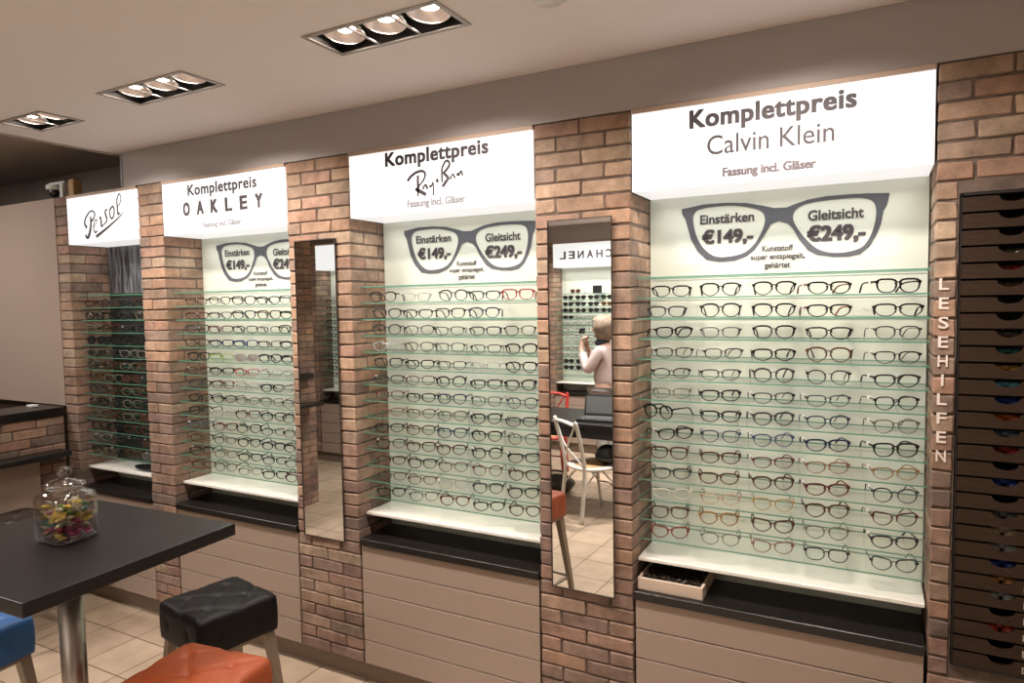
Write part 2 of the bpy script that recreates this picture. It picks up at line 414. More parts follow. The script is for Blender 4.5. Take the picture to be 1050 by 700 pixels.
struct('wall_opposite_bulkhead', bx(-3.72, 1.7, -5.0, -4.74, ZT+.001, ZC-.001), M['band'])
struct('baseboard_opposite', bx(-4.0, 1.7, -4.81, -4.79, 0, .09), M['plinth'])
struct('baseboard_side', bx(-5.9, -4.4, -3.38, -3.36, 0, .09), M['plinth'])
struct('baseboard_display', bx(AL, 1.7, .05, .07, 0, .09), M['plinth'])

# ------------------------------------------------------------------ brick pillars
pillar('brick_pillar', 'narrow brick pillar beside the beige wall under the security camera', AL, AR, 0, .255, .107, ZT, 11, group='brick pillars')
pillar('brick_pillar', 'slim brick pillar without mirror between the hair poster niche and its neighbour', BL_, BR, 0, .255, .107, ZT, 12, group='brick pillars')
pillar('brick_pillar', 'brick pillar with a tall narrow mirror that reflects bricks and floor tiles', CL, CR, 0, .255, .107, ZT, 13, group='brick pillars')
pillar('brick_pillar', 'brick pillar with the mirror in which a woman and white chair show', DL, DR, 0, .255, .107, ZT, 14, group='brick pillars')
pillar('brick_wall_section', 'wide brick wall section round the brown drawer cabinet with white vertical letters', EL, 1.68, 0, .255, .107, ZT, 15, holes=[(.214, .81, .650, 2.043)], cat='brick wall')

# ------------------------------------------------------------------ niches
SH = [1.833 - .07346*i for i in range(14)]      # tops of the glass shelves
TOPS = dict(d=.2286)
OUT = [(0.122,2.088),(0.153,2.092),(0.203,2.099),(0.28,2.099),(0.355,2.092),(0.407,2.079),(0.448,2.067),(0.488,2.066),(0.518,2.076),(0.557,2.087),(0.614,2.094),(0.689,2.094),(0.744,2.092),(0.803,2.088),(0.799,2.062),(0.793,2.044),(0.786,2.032),(0.779,1.99),(0.765,1.951),(0.746,1.917),(0.719,1.893),(0.682,1.886),(0.635,1.888),(0.587,1.897),(0.558,1.914),(0.529,1.953),(0.51,1.991),(0.493,2.01),(0.463,2.021),(0.438,2.012),(0.428,1.996),(0.407,1.96),(0.382,1.923),(0.355,1.902),(0.313,1.888),(0.259,1.886),(0.214,1.895),(0.181,1.928),(0.158,1.970),(0.145,2.016),(0.136,2.050),(0.124,2.068)]
HA = [(0.164,2.048),(0.172,2.071),(0.192,2.083),(0.247,2.088),(0.312,2.086),(0.376,2.072),(0.407,2.057),(0.417,2.034),(0.412,2.002),(0.392,1.96),(0.366,1.929),(0.334,1.911),(0.28,1.903),(0.237,1.91),(0.198,1.945),(0.175,1.991)]
HB = [(0.51,2.023),(0.514,2.049),(0.533,2.066),(0.576,2.077),(0.652,2.081),(0.717,2.079),(0.749,2.069),(0.762,2.049),(0.764,2.014),(0.756,1.972),(0.741,1.937),(0.719,1.913),(0.673,1.901),(0.626,1.903),(0.587,1.918),(0.553,1.951),(0.528,1.984)]

def light_box(tr, w, label, texts, group='lit brand signs', extra=None):
    """texts: list of (part name, builder(bm), material)"""
    t = empty('light_box_sign', label, 'illuminated sign', group); tr.put(t, 0, 0, 0)
    d = .226
    bm = bmesh.new(); box(bm, 0.002, w-.002, .012, d, ZL+.012, ZT-.001); obj('housing', bm, M['housing'], t)
    bm = bmesh.new(); box(bm, 0.002, w-.002, -.004, .011, ZT-.016, ZT-.001); obj('top_trim', bm, M['housing'], t)
    obj('face', bx(.004, w-.004, .0, .012, ZL, ZT-.017), M['sign'], t)
    obj('diffuser', bx(.004, w-.004, .012, d, ZL, ZL+.011), M['sign_under'], t)
    for n, fn, mt in texts:
        bm = bmesh.new(); fn(bm); obj(n, bm, M[mt], t)
    return t
def price_sticker(tr, label):
    t = empty('price_sign', label, 'price sign', 'price signs shaped like spectacles'); tr.put(t, 0, 0, 0)
    y = .2268
    obj('spectacle_outline', plate_with_holes(OUT, [HA, HB], y), M['print_slate'], t)
    for n, s, a, b, z, h, bo in [('price_lettering', '€149,-', .197, .378, 1.955, .046, .055), ('price_lettering', '€249,-', .554, .735, 1.944, .049, .055),
                           ('heading_lettering', 'Einstärken', .19, .381, 2.027, .033, .03), ('heading_lettering', 'Gleitsicht', .557, .729, 2.015, .034, .03),
                           ('small_lettering', 'Kunststoff', .408, .511, 1.917, .0195, .03), ('small_lettering', 'super entspiegelt,', .369, .549, 1.889, .018, .03),
                           ('small_lettering', 'gehärtet', .416, .502, 1.858, .0195, .03)]:
        bm = bmesh.new(); letters(bm, s, a, b, z, h, y-.0006, bo); obj(n, bm, M['print_dark'], t)
    return t
ORD = ['first', 'second', 'third', 'fourth', 'fifth', 'sixth', 'seventh', 'eighth', 'ninth', 'tenth', 'eleventh', 'twelfth', 'thirteenth', 'fourteenth', 'fifteenth', 'sixteenth', 'seventeenth', 'eighteenth', 'nineteenth', 'twentieth', 'twenty-first', 'twenty-second', 'twenty-third', 'twenty-fourth', 'twenty-fifth', 'twenty-sixth', 'twenty-seventh', 'twenty-eighth', 'twenty-ninth']
def glass_shelf_mesh(w):
    bm = bmesh.new(); a, b, c, d, t = .004, w-.004, .045, .220, .0045
    for f in box(bm, a, b, c, d, -t, 0):
        n = f.normal if f.normal.length else None
        f.normal_update(); f.material_index = 0 if abs(f.normal.z) > .5 else 1
    return mesh_of('glass_shelf', bm, [M['glass'], M['glass_edge']])
def niche(tr, w, where, panel='panel', shelves=range(14), drawers=True, simple=False):
    p = obj('back_panel', bx(.001, w-.001, TOPS['d'], .245, ZW-.012, ZT-.001), M[panel]); tr.put(p)
    tag(p, f'{"dark green black" if panel == "panel_dark" else "pale green backlit"} glass back panel of the {where}', 'back panel', 'glass back panels')
    q = obj('lower_back_panel', bx(.001, w-.001, TOPS['d'], .245, ZS+.032, ZW-.0125), M['panel_low']); tr.put(q)
    tag(q, f'grey green strip above the worktop, {where}', 'back panel', 'lower back panels')
    s = obj('display_shelf', bx(.003, w-.003, .046, .2275, ZW-.012, ZW, .001), M['white_shelf']); tr.put(s)
    tag(s, f'white board under the glass shelves of the {where}', 'shelf', 'white display boards')
    g = obj('worktop', bx(.003, w-.003, -.006, .245, ZS, ZS+.031, .0015), M['black_slab']); tr.put(g)
    tag(g, f'black granite worktop strip over the drawers of the {where}', 'worktop', 'black worktops')
    me = glass_shelf_mesh(w)
    for i in shelves:
        o = link(bpy.data.objects.new('glass_shelf', me)); tr.put(o, 0, 0, SH[i])
        tag(o, f'glass shelf with green edge, {ORD[i]} down in the {where}', 'glass shelf', f'glass shelves of the {where}')
    if drawers:
        c = empty('drawer_cabinet', f'low beige cabinet with five flush drawers below the {where}', 'drawer cabinet', 'beige drawer cabinets'); tr.put(c)
        obj('carcass', bx(.004, w-.004, .03, .245, .095, ZS-.002), M['mortar'], c)
        zz = [ZS-.002, .552, .441, .330, .218, .107]
        dm = None
        for k in range(5):
            o = obj('drawer_front', bx(.006, w-.006, .004, .0235, zz[k+1]+.0022, zz[k]-.0022, .0012), M['beige'], c)

# glasses ------------------------------------------------------------
def lens_curve(shape, side, n=30):
    a, b, e, low, cat, e2 = {'rect': (.0266, .0164, 3.6, .20, .0, 2.3), 'oval': (.0262, .0160, 2.5, .12, 0, 2.1), 'round': (.0245, .0205, 2.2, .04, 0, 2.0),
        'panto': (.0258, .0190, 3.0, .22, .0, 2.1), 'cat': (.0264, .0178, 2.9, .22, .0060, 2.1), 'square': (.0264, .0185, 3.8, .16, 0, 2.7),
        'aviator': (.0262, .0205, 2.6, .18, -.001, 2.1)}[shape]
    out = []
    for k in range(n):
        t = 2*PI*k/n; c, s = math.cos(t), math.sin(t); q = e if s > 0 else e2
        x = a*math.copysign(abs(c)**(2/q), c); z = b*math.copysign(abs(s)**(2/q), s)
        x *= 1 - low*max(0, -z/b)**1.3
        x += (.0022 if x > 0 else 0)*max(0, z/b)
        z += cat*max(0, x/a)*max(0, z/b+.4)
        out.append((side*(.0345 + x), z + b))
    return out, a, b
def front_mesh(shape, thick, dark=False):
    w = .0043 if thick else .0029; bm = bmesh.new(); n = 30
    for side in (-1, 1):
        P, a, b = lens_curve(shape, side, n); ctr = Vector((side*.0345, 0, b)); rings = []
        for x, z in P:
            p = Vector((x, 0, z)); rel = p - ctr; u = rel.normalized()
            ww = w*(1.0 + .55*max(-.55, min(.75, (z-b)/b)) + .25*max(0, abs(rel.x)/a-.6))
            i, o = p, p + u*ww
            rings.append([bm.verts.new((q.x, yy, q.z + .003)) for q, yy in ((i, .0), (o, .0), (o, .0035), (i, .0035))])
        for k in range(n):
            A, B = rings[k], rings[(k+1) % n]
            for j in range(4): bm.faces.new((A[j], A[(j+1) % 4], B[(j+1) % 4], B[j]))
    P, a, b = lens_curve(shape, 1, n); top = 2*b
    zb = top*.80; inner = .0345 - a
    tube(bm, [(-inner-.003, .002, zb-.002), (-inner*.5, .0012, zb+.0035), (0, .001, zb+.0045), (inner*.5, .0012, zb+.0035), (inner+.003, .002, zb-.002)], .0024 if thick else .0016, 6)
    for s in (-1, 1):   # end pieces and nose pads
        xo = .0345 + a
        box(bm, *(sorted((s*(xo-.002), s*(xo+.0085)))), .0, .005, top*.82, top*.82+.0070)
        tube(bm, [(s*(inner+.001), .003, zb-.010), (s*(inner-.0015), .008, zb-.014)], .0014, 5)
    bmesh.ops.recalc_face_normals(bm, faces=bm.faces)
    return bm, a, b
def lens_mesh(shape, side):
    P, a, b = lens_curve(shape, side); bm = bmesh.new()
    c0 = bm.verts.new((side*.0345, .0006, b+.003)); vs = [bm.verts.new((x, .0018, z+.003)) for x, z in P]
    for k in range(len(vs)): bm.faces.new((c0, vs[k], vs[(k+1) % len(vs)]))
    bmesh.ops.recalc_face_normals(bm, faces=bm.faces)
    for f in bm.faces:
        f.normal_update()
    return bm
def temple_mesh(shape, side, thick, fold=0.0):
    _, a, b = lens_curve(shape, 1); h = 2*b*.80 + .006; x = side*(.0345 + a + .0065); r = .0026 if thick else .0016
    P = [(0, .002, h), (0, .03, h-.0005), (0, .075, h-.002), (-side*.003, .098, h-.005), (-side*.006, .114, h*.62), (-side*.009, .128, h*.22), (-side*.010, .134, .0035)]
    bm = bmesh.new(); tube(bm, [(x+p[0], p[1], p[2]) for p in smooth_path(P, 2)], [r*(1.25 if i < 3 else 1 if i < 8 else 1.15) for i in range(13)], 6, flat=.6 if False else 1)
    return bm
def tag_mesh(shape):
    _, a, b = lens_curve(shape, 1); h = 2*b*.80 + .006; x = -(.0345 + a + .0065)
    return bx(x-.0035, x+.0035, .030, .044, h-.006, h+.006)
_GM = {}
def glasses_parts(shape, thick, sun):
    k = (shape, thick, sun)
    if k not in _GM:
        bm, a, b = front_mesh(shape, thick)
        P = [('front_frame', mesh_of('front_frame', bm, FM['black']), 'f')]
        for s in (-1, 1):
            P.append(('lens', mesh_of('lens', lens_mesh(shape, s), M['lens']), 'l'))
            P.append(('temple', mesh_of('temple', temple_mesh(shape, s, thick), FM['black'], True), 't'))
        P.append(('price_tag', mesh_of('price_tag', tag_mesh(shape), M['white_plastic']), 'p'))
        _GM[k] = P
    return _GM[k]
NGL = 0
def glasses(tr, x, y, z, rz, colour, shape, thick, label, group, temple_colour=None, sun=None, with_tag=False, full=True, scale=1.0):
    global NGL; NGL += 1
    t = empty('sunglasses' if sun else 'eyeglasses', label, 'sunglasses' if sun else 'eyeglasses', group)
    tr.put(t, x, y, z + .0012, rz); t.scale = (scale,)*3
    for n, me, kind in glasses_parts(shape, thick, bool(sun)):
        if kind == 'p' and not with_tag: continue
        if kind == 't' and not full: continue
        o = link(bpy.data.objects.new(n, me), t)
        sl = o.material_slots[0]; sl.link = 'OBJECT'
        sl.material = {'f': FM[colour], 't': FM[temple_colour or colour], 'l': M[sun] if sun else M['lens'], 'p': M['white_plastic']}[kind]
    return t

# niche by the drawer cabinet: every pair as the photograph shows it: (colour, shape, thick, turn in degrees beyond facing the viewer, dx)
B4 = [
 [('black','rect',1,0,0), ('black','panto',1,6,0), ('black','panto',1,4,0), ('black','rect',1,20,.0), ('black','square',1,26,.0)],
 [('charcoal','rect',1,4,-.015), ('black','aviator',1,0,0), ('black','panto',1,6,0), ('black','rect',1,16,0), ('black','rect',1,4,0)],
 [('black','rect',1,22,.01), ('charcoal','rect',0,2,0), ('black','panto',1,0,0), ('black','rect',1,0,0), ('charcoal','panto',0,18,0)],
 [('black','rect',0,14,.01), ('charcoal','rect',0,20,.01), ('black','rect',1,8,0), ('brown','aviator',1,-4,0), ('black','rect',0,18,0)],
 [('black','oval',0,10,0), ('black','rect',0,10,0), ('charcoal','round',1,12,0), ('black','round',0,4,0), ('charcoal','rect',1,22,0)],
 [('olive','rect',0,0,0), ('black','rect',1,10,0), ('black','rect',0,14,0), ('charcoal','rect',0,14,0), ('black','panto',0,24,0)],
 [('black','round',1,-34,-.05), ('black','rect',1,4,0), ('charcoal','panto',1,16,0), ('navy','panto',0,16,0), ('olive','panto',0,18,0)],
 [('black','rect',1,28,.015), ('navy','panto',0,4,0), ('blue','panto',0,14,0), ('navy','rect',1,14,0), ('black','square',1,22,0)],
 [('brown','square',1,0,-.01), ('brown','rect',1,6,0), ('burgundy','rect',0,14,0), ('rosewood','rect',0,16,0), ('amber','rect',0,18,0)],
 [('charcoal','rect',1,4,0), ('brown','rect',1,4,-.005), ('brown','panto',1,12,0), ('burgundy','rect',1,14,0), ('charcoal','round',0,14,0)],
 [('clear','oval',0,2,0), ('sand','rect',0,2,0), ('gold','panto',0,4,0), ('tortoise','panto',1,10,0), ('burgundy','cat',0,18,0)],
 [('tortoise','square',1,2,-.008), ('amber','panto',1,2,-.005), ('brown','cat',1,4,0), ('olive','panto',0,8,0), ('charcoal','rect',1,14,0)],
 [('russet','cat',1,2,-.008), ('grey','panto',0,2,0), ('rosewood','cat',0,8,0), ('black','square',0,4,0), ('charcoal','cat',0,10,0)]]
SHAPE_WORD = {'rect': 'rectangular', 'oval': 'oval', 'round': 'round', 'panto': 'rounded', 'cat': 'upswept', 'square': 'square', 'aviator': 'wide-bridge'}
CAMX, CAMY = 0.0, -2.34
def aim(X, Y): return math.atan2(-(X-CAMX), (Y-CAMY))   # positive: front turned towards someone standing before the display
def fill(tr, gx, xs, rows, where, side, group, y=.078, maker=None, skip=(), ak=.75, scale=1.0):
    for r in range(13):
        for c, x in enumerate(xs):
            if (r, c) in skip: continue
            q = maker(r, c)
            if q is None: continue
            col, shp, th, turn, dx = q[:5]; extra = q[5] if len(q) > 5 else {}
            X = gx + x
            rz = math.radians(turn) + aim(X, y)*ak
            zz = SH[r+1]
            th_w = '' 
            lab = f'{"thin " if not th else ""}{col} {SHAPE_WORD[shp]} {"sunglasses" if extra.get("sun") else "glasses"}, {ORD[c]} from {side}, {ORD[r]} row, {where}'
            glasses(tr, x+dx, y, zz, rz, col, shp, bool(th), lab, group, with_tag=(turn > (13 if ak > .2 else 9.3)), scale=scale, **extra)

W4 = EL - DR; W3 = DL - CR; W2 = CL - BR; W1 = BL_ - AR
N4, N3, N2, N1 = T(DR, 0), T(CR, 0), T(BR, 0), T(AR, 0)
n4, n3, n2, n1 = 'niche beside the brown cabinet', 'niche between the two mirrors', 'niche before the brick-reflecting mirror', 'narrow hair poster niche'
niche(N4, W4, n4); niche(N3, W3, n3); niche(N2, W2, n2); niche(N1, W1, n1, 'panel_dark')
# columns measured against the wall plane
X4 = [.121, .293, .467, .634, .828]
def mk4(r, c):
    q = B4[r][c]; ex = {}
    if (r, c) == (0, 3): ex = dict(temple_colour='rosewood')
    if (r, c) == (1, 3): ex = dict(temple_colour='red')
    if (r, c) == (10, 1): ex = dict(temple_colour='russet')
    return (*q, ex)
fill(N4, DR, X4, 13, 'niche by cabinet', 'brick cheek', 'eyeglasses on the shelves beside the brown cabinet', maker=mk4)
R3 = random.Random(31); TR = [4, 8, 14, 10, 4, 14, 6, 12, 10, 14, 8, 12, 10]
X3 = [.128, .302, .462, .636, .80]
CW = ['black']*8 + ['charcoal']*5 + ['brown']*3 + ['navy', 'tortoise', 'olive', 'burgundy', 'silver']
def mk3(r, c):
    if r == 0: return [('black','round',1,2,-.02), ('silver','rect',0,24,-.01), ('black','round',1,4,.02), ('charcoal','rect',1,10,.0), ('red','square',1,10,-.01)][c]
    if (r, c) == (1, 4): return None
    if (r, c) == (7, 1): return ('tortoise', 'panto', 0, 12, 0)
    if (r, c) == (7, 0): return ('rosewood', 'rect', 0, 12, 0)
    if (r, c) == (8, 2): return ('navy', 'panto', 1, 12, 0)
    if (r, c) == (11, 2): return ('silver', 'rect', 0, 18, 0)
    return (R3.choice(CW if r < 10 else ['black', 'brown', 'burgundy', 'charcoal', 'brown']), R3.choice(['rect', 'panto', 'round', 'panto', 'rect', 'square']), 1 if R3.random() < .6 else 0, TR[r] + R3.uniform(-4, 4), R3.uniform(-.006, .006))
fill(N3, CR, X3, 13, 'niche between the mirrors', 'brick cheek', 'eyeglasses on the shelves between the mirrors', maker=mk3, ak=.38, scale=.97)
X2 = [.13, .315, .50, .675, .83]
def mk2(r, c):
    if (r, c) == (4, 1): return ('lime', 'rect', 0, 10, 0)
    if (r, c) == (4, 2): return ('silver', 'square', 1, 10, 0, dict(sun='silver_lens'))
    if (r, c) == (3, 2): return ('blue', 'rect', 1, 10, 0)
    if (r, c) == (5, 2): return ('red', 'rect', 0, 10, 0)
    if (r, c) == (5, 4): return ('silver', 'oval', 0, 10, 0)
    if (r, c) == (8, 1): return ('silver', 'oval', 0, 30, 0)
    if (r, c) == (9, 0): return ('blue', 'oval', 0, 30, 0)
    return (R3.choice(CW), R3.choice(['rect', 'rect', 'oval', 'square', 'panto']), 1 if R3.random() < .7 else 0, TR[r] + R3.uniform(-4, 4), R3.uniform(-.006, .006))
fill(N2, BR, X2, 13, 'niche before narrow mirror', 'brick cheek', 'eyeglasses on the shelves before the narrow mirror', maker=mk2, ak=.26, scale=.97)
X1 = [.09, .25, .41, .57]
def mk1(r, c):
    if r == 3: return ('black', 'round', 1, 6, 0, dict(sun='dark_lens'))
    if r == 4: return ('grey' if c else 'olive', 'panto', 1, 10, 0, dict(sun='dark_lens' if c != 1 else None)) if c != 1 else ('charcoal', 'panto', 1, 10, 0)
    return (R3.choice(['tortoise', 'brown', 'black', 'grey', 'charcoal', 'olive']), R3.choice(['panto', 'square', 'round']), 1, 9 + R3.uniform(-3, 3), R3.uniform(-.004, .004), dict(sun='brown_lens') if R3.random() < .12 else {})
fill(N1, AR, X1, 13, 'poster niche', 'brick cheek', 'glasses on the dark shelves of the poster niche', maker=mk1, ak=.15, scale=.97)

# signs ------------------------------------------------------------
RB = [([(-1.729,2.264),(-1.721,2.274),(-1.705,2.286),(-1.683,2.296),(-1.662,2.299),(-1.648,2.296),(-1.64,2.287),(-1.642,2.273),(-1.651,2.258),(-1.664,2.246),(-1.676,2.235),(-1.691,2.227)], (.007,.006,.003)),
 ([(-1.691,2.227),(-1.664,2.215),(-1.637,2.2)], (.006,.009,.008)), ([(-1.676,2.283),(-1.677,2.256),(-1.676,2.228),(-1.679,2.198)], (.006,.007,.005)),
 ([(-1.652,2.223),(-1.648,2.234),(-1.639,2.24),(-1.634,2.238),(-1.633,2.228),(-1.626,2.227)], (.005,.005,.006)),
 ([(-1.618,2.237),(-1.615,2.231),(-1.61,2.233),(-1.601,2.249)], (.005,.005,.003)), ([(-1.601,2.249),(-1.6,2.226),(-1.601,2.195)], (.003,.004,.005)),
 ([(-1.586,2.249),(-1.575,2.255)], (.009,.009,.008)),
 ([(-1.556,2.243),(-1.557,2.273),(-1.555,2.301),(-1.544,2.319),(-1.537,2.326),(-1.527,2.326),(-1.52,2.316),(-1.523,2.303),(-1.538,2.288),(-1.547,2.28),(-1.539,2.271),(-1.527,2.257),(-1.539,2.243),(-1.555,2.225)], (.005,.006,.008)),
 ([(-1.517,2.251),(-1.512,2.263),(-1.503,2.27),(-1.5,2.267),(-1.497,2.257),(-1.492,2.259)], (.005,.004,.005)),
 ([(-1.485,2.263),(-1.48,2.271),(-1.477,2.263),(-1.469,2.275),(-1.464,2.278),(-1.461,2.27),(-1.457,2.261)], (.005,.005,.005))]
PS = [([(-3.975,2.283),(-3.973,2.245),(-3.986,2.198),(-4.009,2.163),(-4.029,2.174),(-4.023,2.181)], (.010,.018,.008)),
 ([(-4.014,2.219),(-4.034,2.244),(-4.025,2.272),(-3.99,2.303),(-3.956,2.312),(-3.932,2.294),(-3.944,2.269),(-3.97,2.254)], (.014,.007,.010)),
 ([(-3.949,2.219),(-3.918,2.246),(-3.915,2.259),(-3.933,2.256),(-3.95,2.229),(-3.946,2.2),(-3.935,2.187),(-3.918,2.198)], (.004,.006,.010)),
 ([(-3.89,2.265),(-3.88,2.271),(-3.876,2.252),(-3.873,2.219),(-3.861,2.223),(-3.836,2.233)], (.008,.012,.004)),
 ([(-3.81,2.308),(-3.826,2.307),(-3.833,2.291),(-3.822,2.262),(-3.823,2.244),(-3.844,2.233)], (.006,.012,.006)),
 ([(-3.775,2.314),(-3.79,2.302),(-3.789,2.269),(-3.774,2.256),(-3.755,2.271),(-3.75,2.308),(-3.765,2.323),(-3.775,2.314)], (.009,.009,.009)),
 ([(-3.721,2.317),(-3.697,2.331),(-3.683,2.362),(-3.698,2.386),(-3.719,2.356),(-3.719,2.315),(-3.716,2.278),(-3.701,2.281)], (.004,.007,.012)),
 ([(-3.93,2.163),(-3.823,2.206),(-3.703,2.261),(-3.67,2.288)], (.016,.009,.002))]
YT = -.0012
def strokes(S, ox, fat=1.75):
    return lambda bm: [ribbon(bm, [(x-ox, z) for x, z in P], [q*fat for q in w], YT) for P, w in S]
def tx(s, a, b, z, h, bold, ox, sp=1.0): return lambda bm: letters(bm, s, a-ox, b-ox, z, h, YT, bold, sp)
light_box(N4, W4, 'lit white sign in three text lines above the niche beside the brown cabinet',
 [('heading_lettering', tx('Komplettpreis', -.556, -.052, 2.325, .058, .040, DR, 1.07), 'print_dark'),
  ('brand_lettering', tx('Calvin Klein', -.497, -.113, 2.230, .062, .006, DR), 'print_dark'),
  ('small_lettering', tx('Fassung incl. Gläser', -.447, -.163, 2.155, .028, .05, DR), 'print_mid')])
light_box(N3, W3, 'lit white sign with handwritten brand lettering between the two mirrors',
 [('heading_lettering', tx('Komplettpreis', -1.845, -1.337, 2.336, .056, .040, CR, 1.07), 'print_dark'),
  ('brand_lettering', strokes(RB, CR), 'print_dark'),
  ('small_lettering', tx('Fassung incl. Gläser', -1.735, -1.447, 2.155, .029, .045, CR), 'print_light')])
oc = [(-3.166+.1055*i, -3.166+.1055*i+.055) for i in range(6)]
light_box(N2, W2, 'lit white sign with widely spaced block letters above the niche before the narrow mirror',
 [('heading_lettering', tx('Komplettpreis', -3.124, -2.622, 2.325, .054, .030, BR, 1.07), 'print_dark'),
  *[('brand_letter', (lambda ch, a: lambda bm: letters(bm, ch, a-BR, a-BR+.055, 2.226, .064, YT, .055))(ch, oc[i][0]), 'print_dark') for i, ch in enumerate('OAKLEY')],
  ('small_lettering', tx('Fassung incl. Gläser', -3.02, -2.734, 2.156, .026, .045, BR), 'print_light')])
light_box(N1, W1, 'small lit white sign with slanted underlined script above the hair poster',
 [('brand_lettering', strokes(PS, AR, 1.25), 'print_dark')])
for n, w in ((N4, n4), (N3, n3), (N2, n2)): price_sticker(n, f'dark spectacle outline with two prices on the panel of the {w}')

# poster of hair in the narrow niche
def poster_mat():
    m, t, b = nt('hair_photo'); N = t.nodes; L = t.links
    tc = N.new('ShaderNodeTexCoord'); mp = N.new('ShaderNodeMapping'); mp.inputs['Rotation'].default_value = (0, .35, 0); mp.inputs['Scale'].default_value = (16, 1, 2.0)
    L.new(tc.outputs['Object'], mp.inputs[0]); n = N.new('ShaderNodeTexNoise'); n.inputs['Scale'].default_value = 2.4; n.inputs['Detail'].default_value = 6; n.inputs['Distortion'].default_value = .5
    L.new(mp.outputs[0], n.inputs['Vector'])
    cr = N.new('ShaderNodeValToRGB'); e = cr.color_ramp.elements; e[0].position = .38; e[0].color = (.035, .035, .037, 1); e[1].position = .68; e[1].color = (.26, .27, .29, 1)
    L.new(n.outputs['Fac'], cr.inputs[0]); L.new(cr.outputs[0], b.inputs['Base Color']); b.inputs['Roughness'].default_value = .3
    return m
po = obj('poster', bx(.004, W1-.004, .2262, .2280, 1.845, ZL-.002), poster_mat()); N1.put(po)
tag(po, 'black and white photo poster of blown hair under the small script sign', 'poster')
bm = bmesh.new(); lathe(bm, [(0, 0), (.10, 0), (.125, .010), (.132, .016), (.122, .014), (.09, .006), (0, .006)], 28)
for v in bm.verts: v.co.y *= .42
ct = obj('oval_tray', bm, M['black_plastic'], smooth=True); N1.put(ct, .47, .135, ZW+.001); tag(ct, 'flat black oval tray on the white board below the hair poster niche', 'tray')

# ------------------------------------------------------------------ mirrors
def mirror(x0, x1, z0, z1, label, turn=0.0):
    t = empty('wall_mirror', label, 'mirror', 'tall narrow mirrors'); w, h = x1-x0, z1-z0
    t.location = (x0 + w/2*(1-math.cos(turn)), -w/2*math.sin(turn) - abs(turn)*w*.5, z0); t.rotation_euler = (0, 0, turn)
    obj('mirror_glass', bx(.004, w-.004, -.0065, -.0035, .004, h-.004), M['mirror'], t)
    bm = bmesh.new(); f = .0034; y0, y1 = -.0095, -.0033
    box(bm, 0, w, y0, y1, h-f, h); box(bm, 0, w, y0, y1, 0, f); box(bm, 0, f, y0, y1, f, h-f); box(bm, w-f, w, y0, y1, f, h-f)
    obj('mirror_frame', bm, M['mirror_frame'], t)
mirror(CL+.050, -2.133, .662, 2.052, 'tall narrow mirror reflecting a brick wall, a lit niche and tiles')
mirror(-1.086, -.829, .652, 2.054, 'tall mirror reflecting a woman, a white chair and an orange stool', -.024)

# ------------------------------------------------------------------ reading-glasses cabinet
cab = empty('drawer_rack', 'dark brown cabinet of many shallow trays with half-round finger notches', 'drawer cabinet'); cab.location = (.217, 0, .652)
CWD, CH = .586, 1.388
bm = bmesh.new(); box(bm, 0, CWD, .10, .20, 0, CH); box(bm, 0, .0025, -.004, .10, 0, CH); box(bm, CWD-.0025, CWD, -.004, .10, 0, CH); box(bm, .006, CWD-.006, -.004, .10, CH-.006, CH); box(bm, .006, CWD-.006, -.004, .10, 0, .005)
obj('carcass', bm, M['black_gap'], cab)
def notched_front(w, h, cx, r, dep):
    pts = [(0, 0), (w, 0), (w, h), (cx+r+.008, h)]
    for k in range(0, 13):
        a = PI*k/12; pts.append((cx + r*math.cos(a), h - dep*math.sin(a)**.8 if 0 < k < 12 else h-.0005))
    pts += [(cx-r-.008, h), (0, h)]
    bm = bmesh.new(); vs = [bm.verts.new((x, 0, z)) for x, z in pts]; f = bm.faces.new(vs)
    r_ = bmesh.ops.extrude_face_region(bm, geom=[f])
    for v in [g for g in r_['geom'] if isinstance(g, bmesh.types.BMVert)]: v.co.y += .010
    bmesh.ops.triangulate(bm, faces=[f for f in bm.faces if len(f.verts) > 4]); bmesh.ops.recalc_face_normals(bm, faces=bm.faces)
    return bm
pitch = 1.377/29
fr = mesh_of('tray_front', notched_front(.287, pitch-.0065, .117, .031, .019), M['walnut'])
bt = mesh_of('tray_bottom', bx(0, .287, .010, .095, 0, .004), M['black_gap'])
lh = bmesh.new(); f = .0035
for a in ((0, .022, 0, f), (0, .022, .018-f, .018), (0, f, f, .018-f), (.022-f, .022, f, .018-f)): box(lh, a[0], a[1], -.003, 0, a[2], a[3])
lhm = mesh_of('label_holder', lh, pmat('label_metal', (.42, .36, .30), .4))
for k in range(29):
    for col in (0, 1):
        o = link(bpy.data.objects.new('tray', fr), cab); o.location = (.004 + col*.291, -.002, .006 + k*pitch)
        b_ = link(bpy.data.objects.new('tray_bottom', bt), o)
        if k < 11:
            l_ = link(bpy.data.objects.new('label_holder', lhm), o); l_.location = (.166, -.0004, .010)
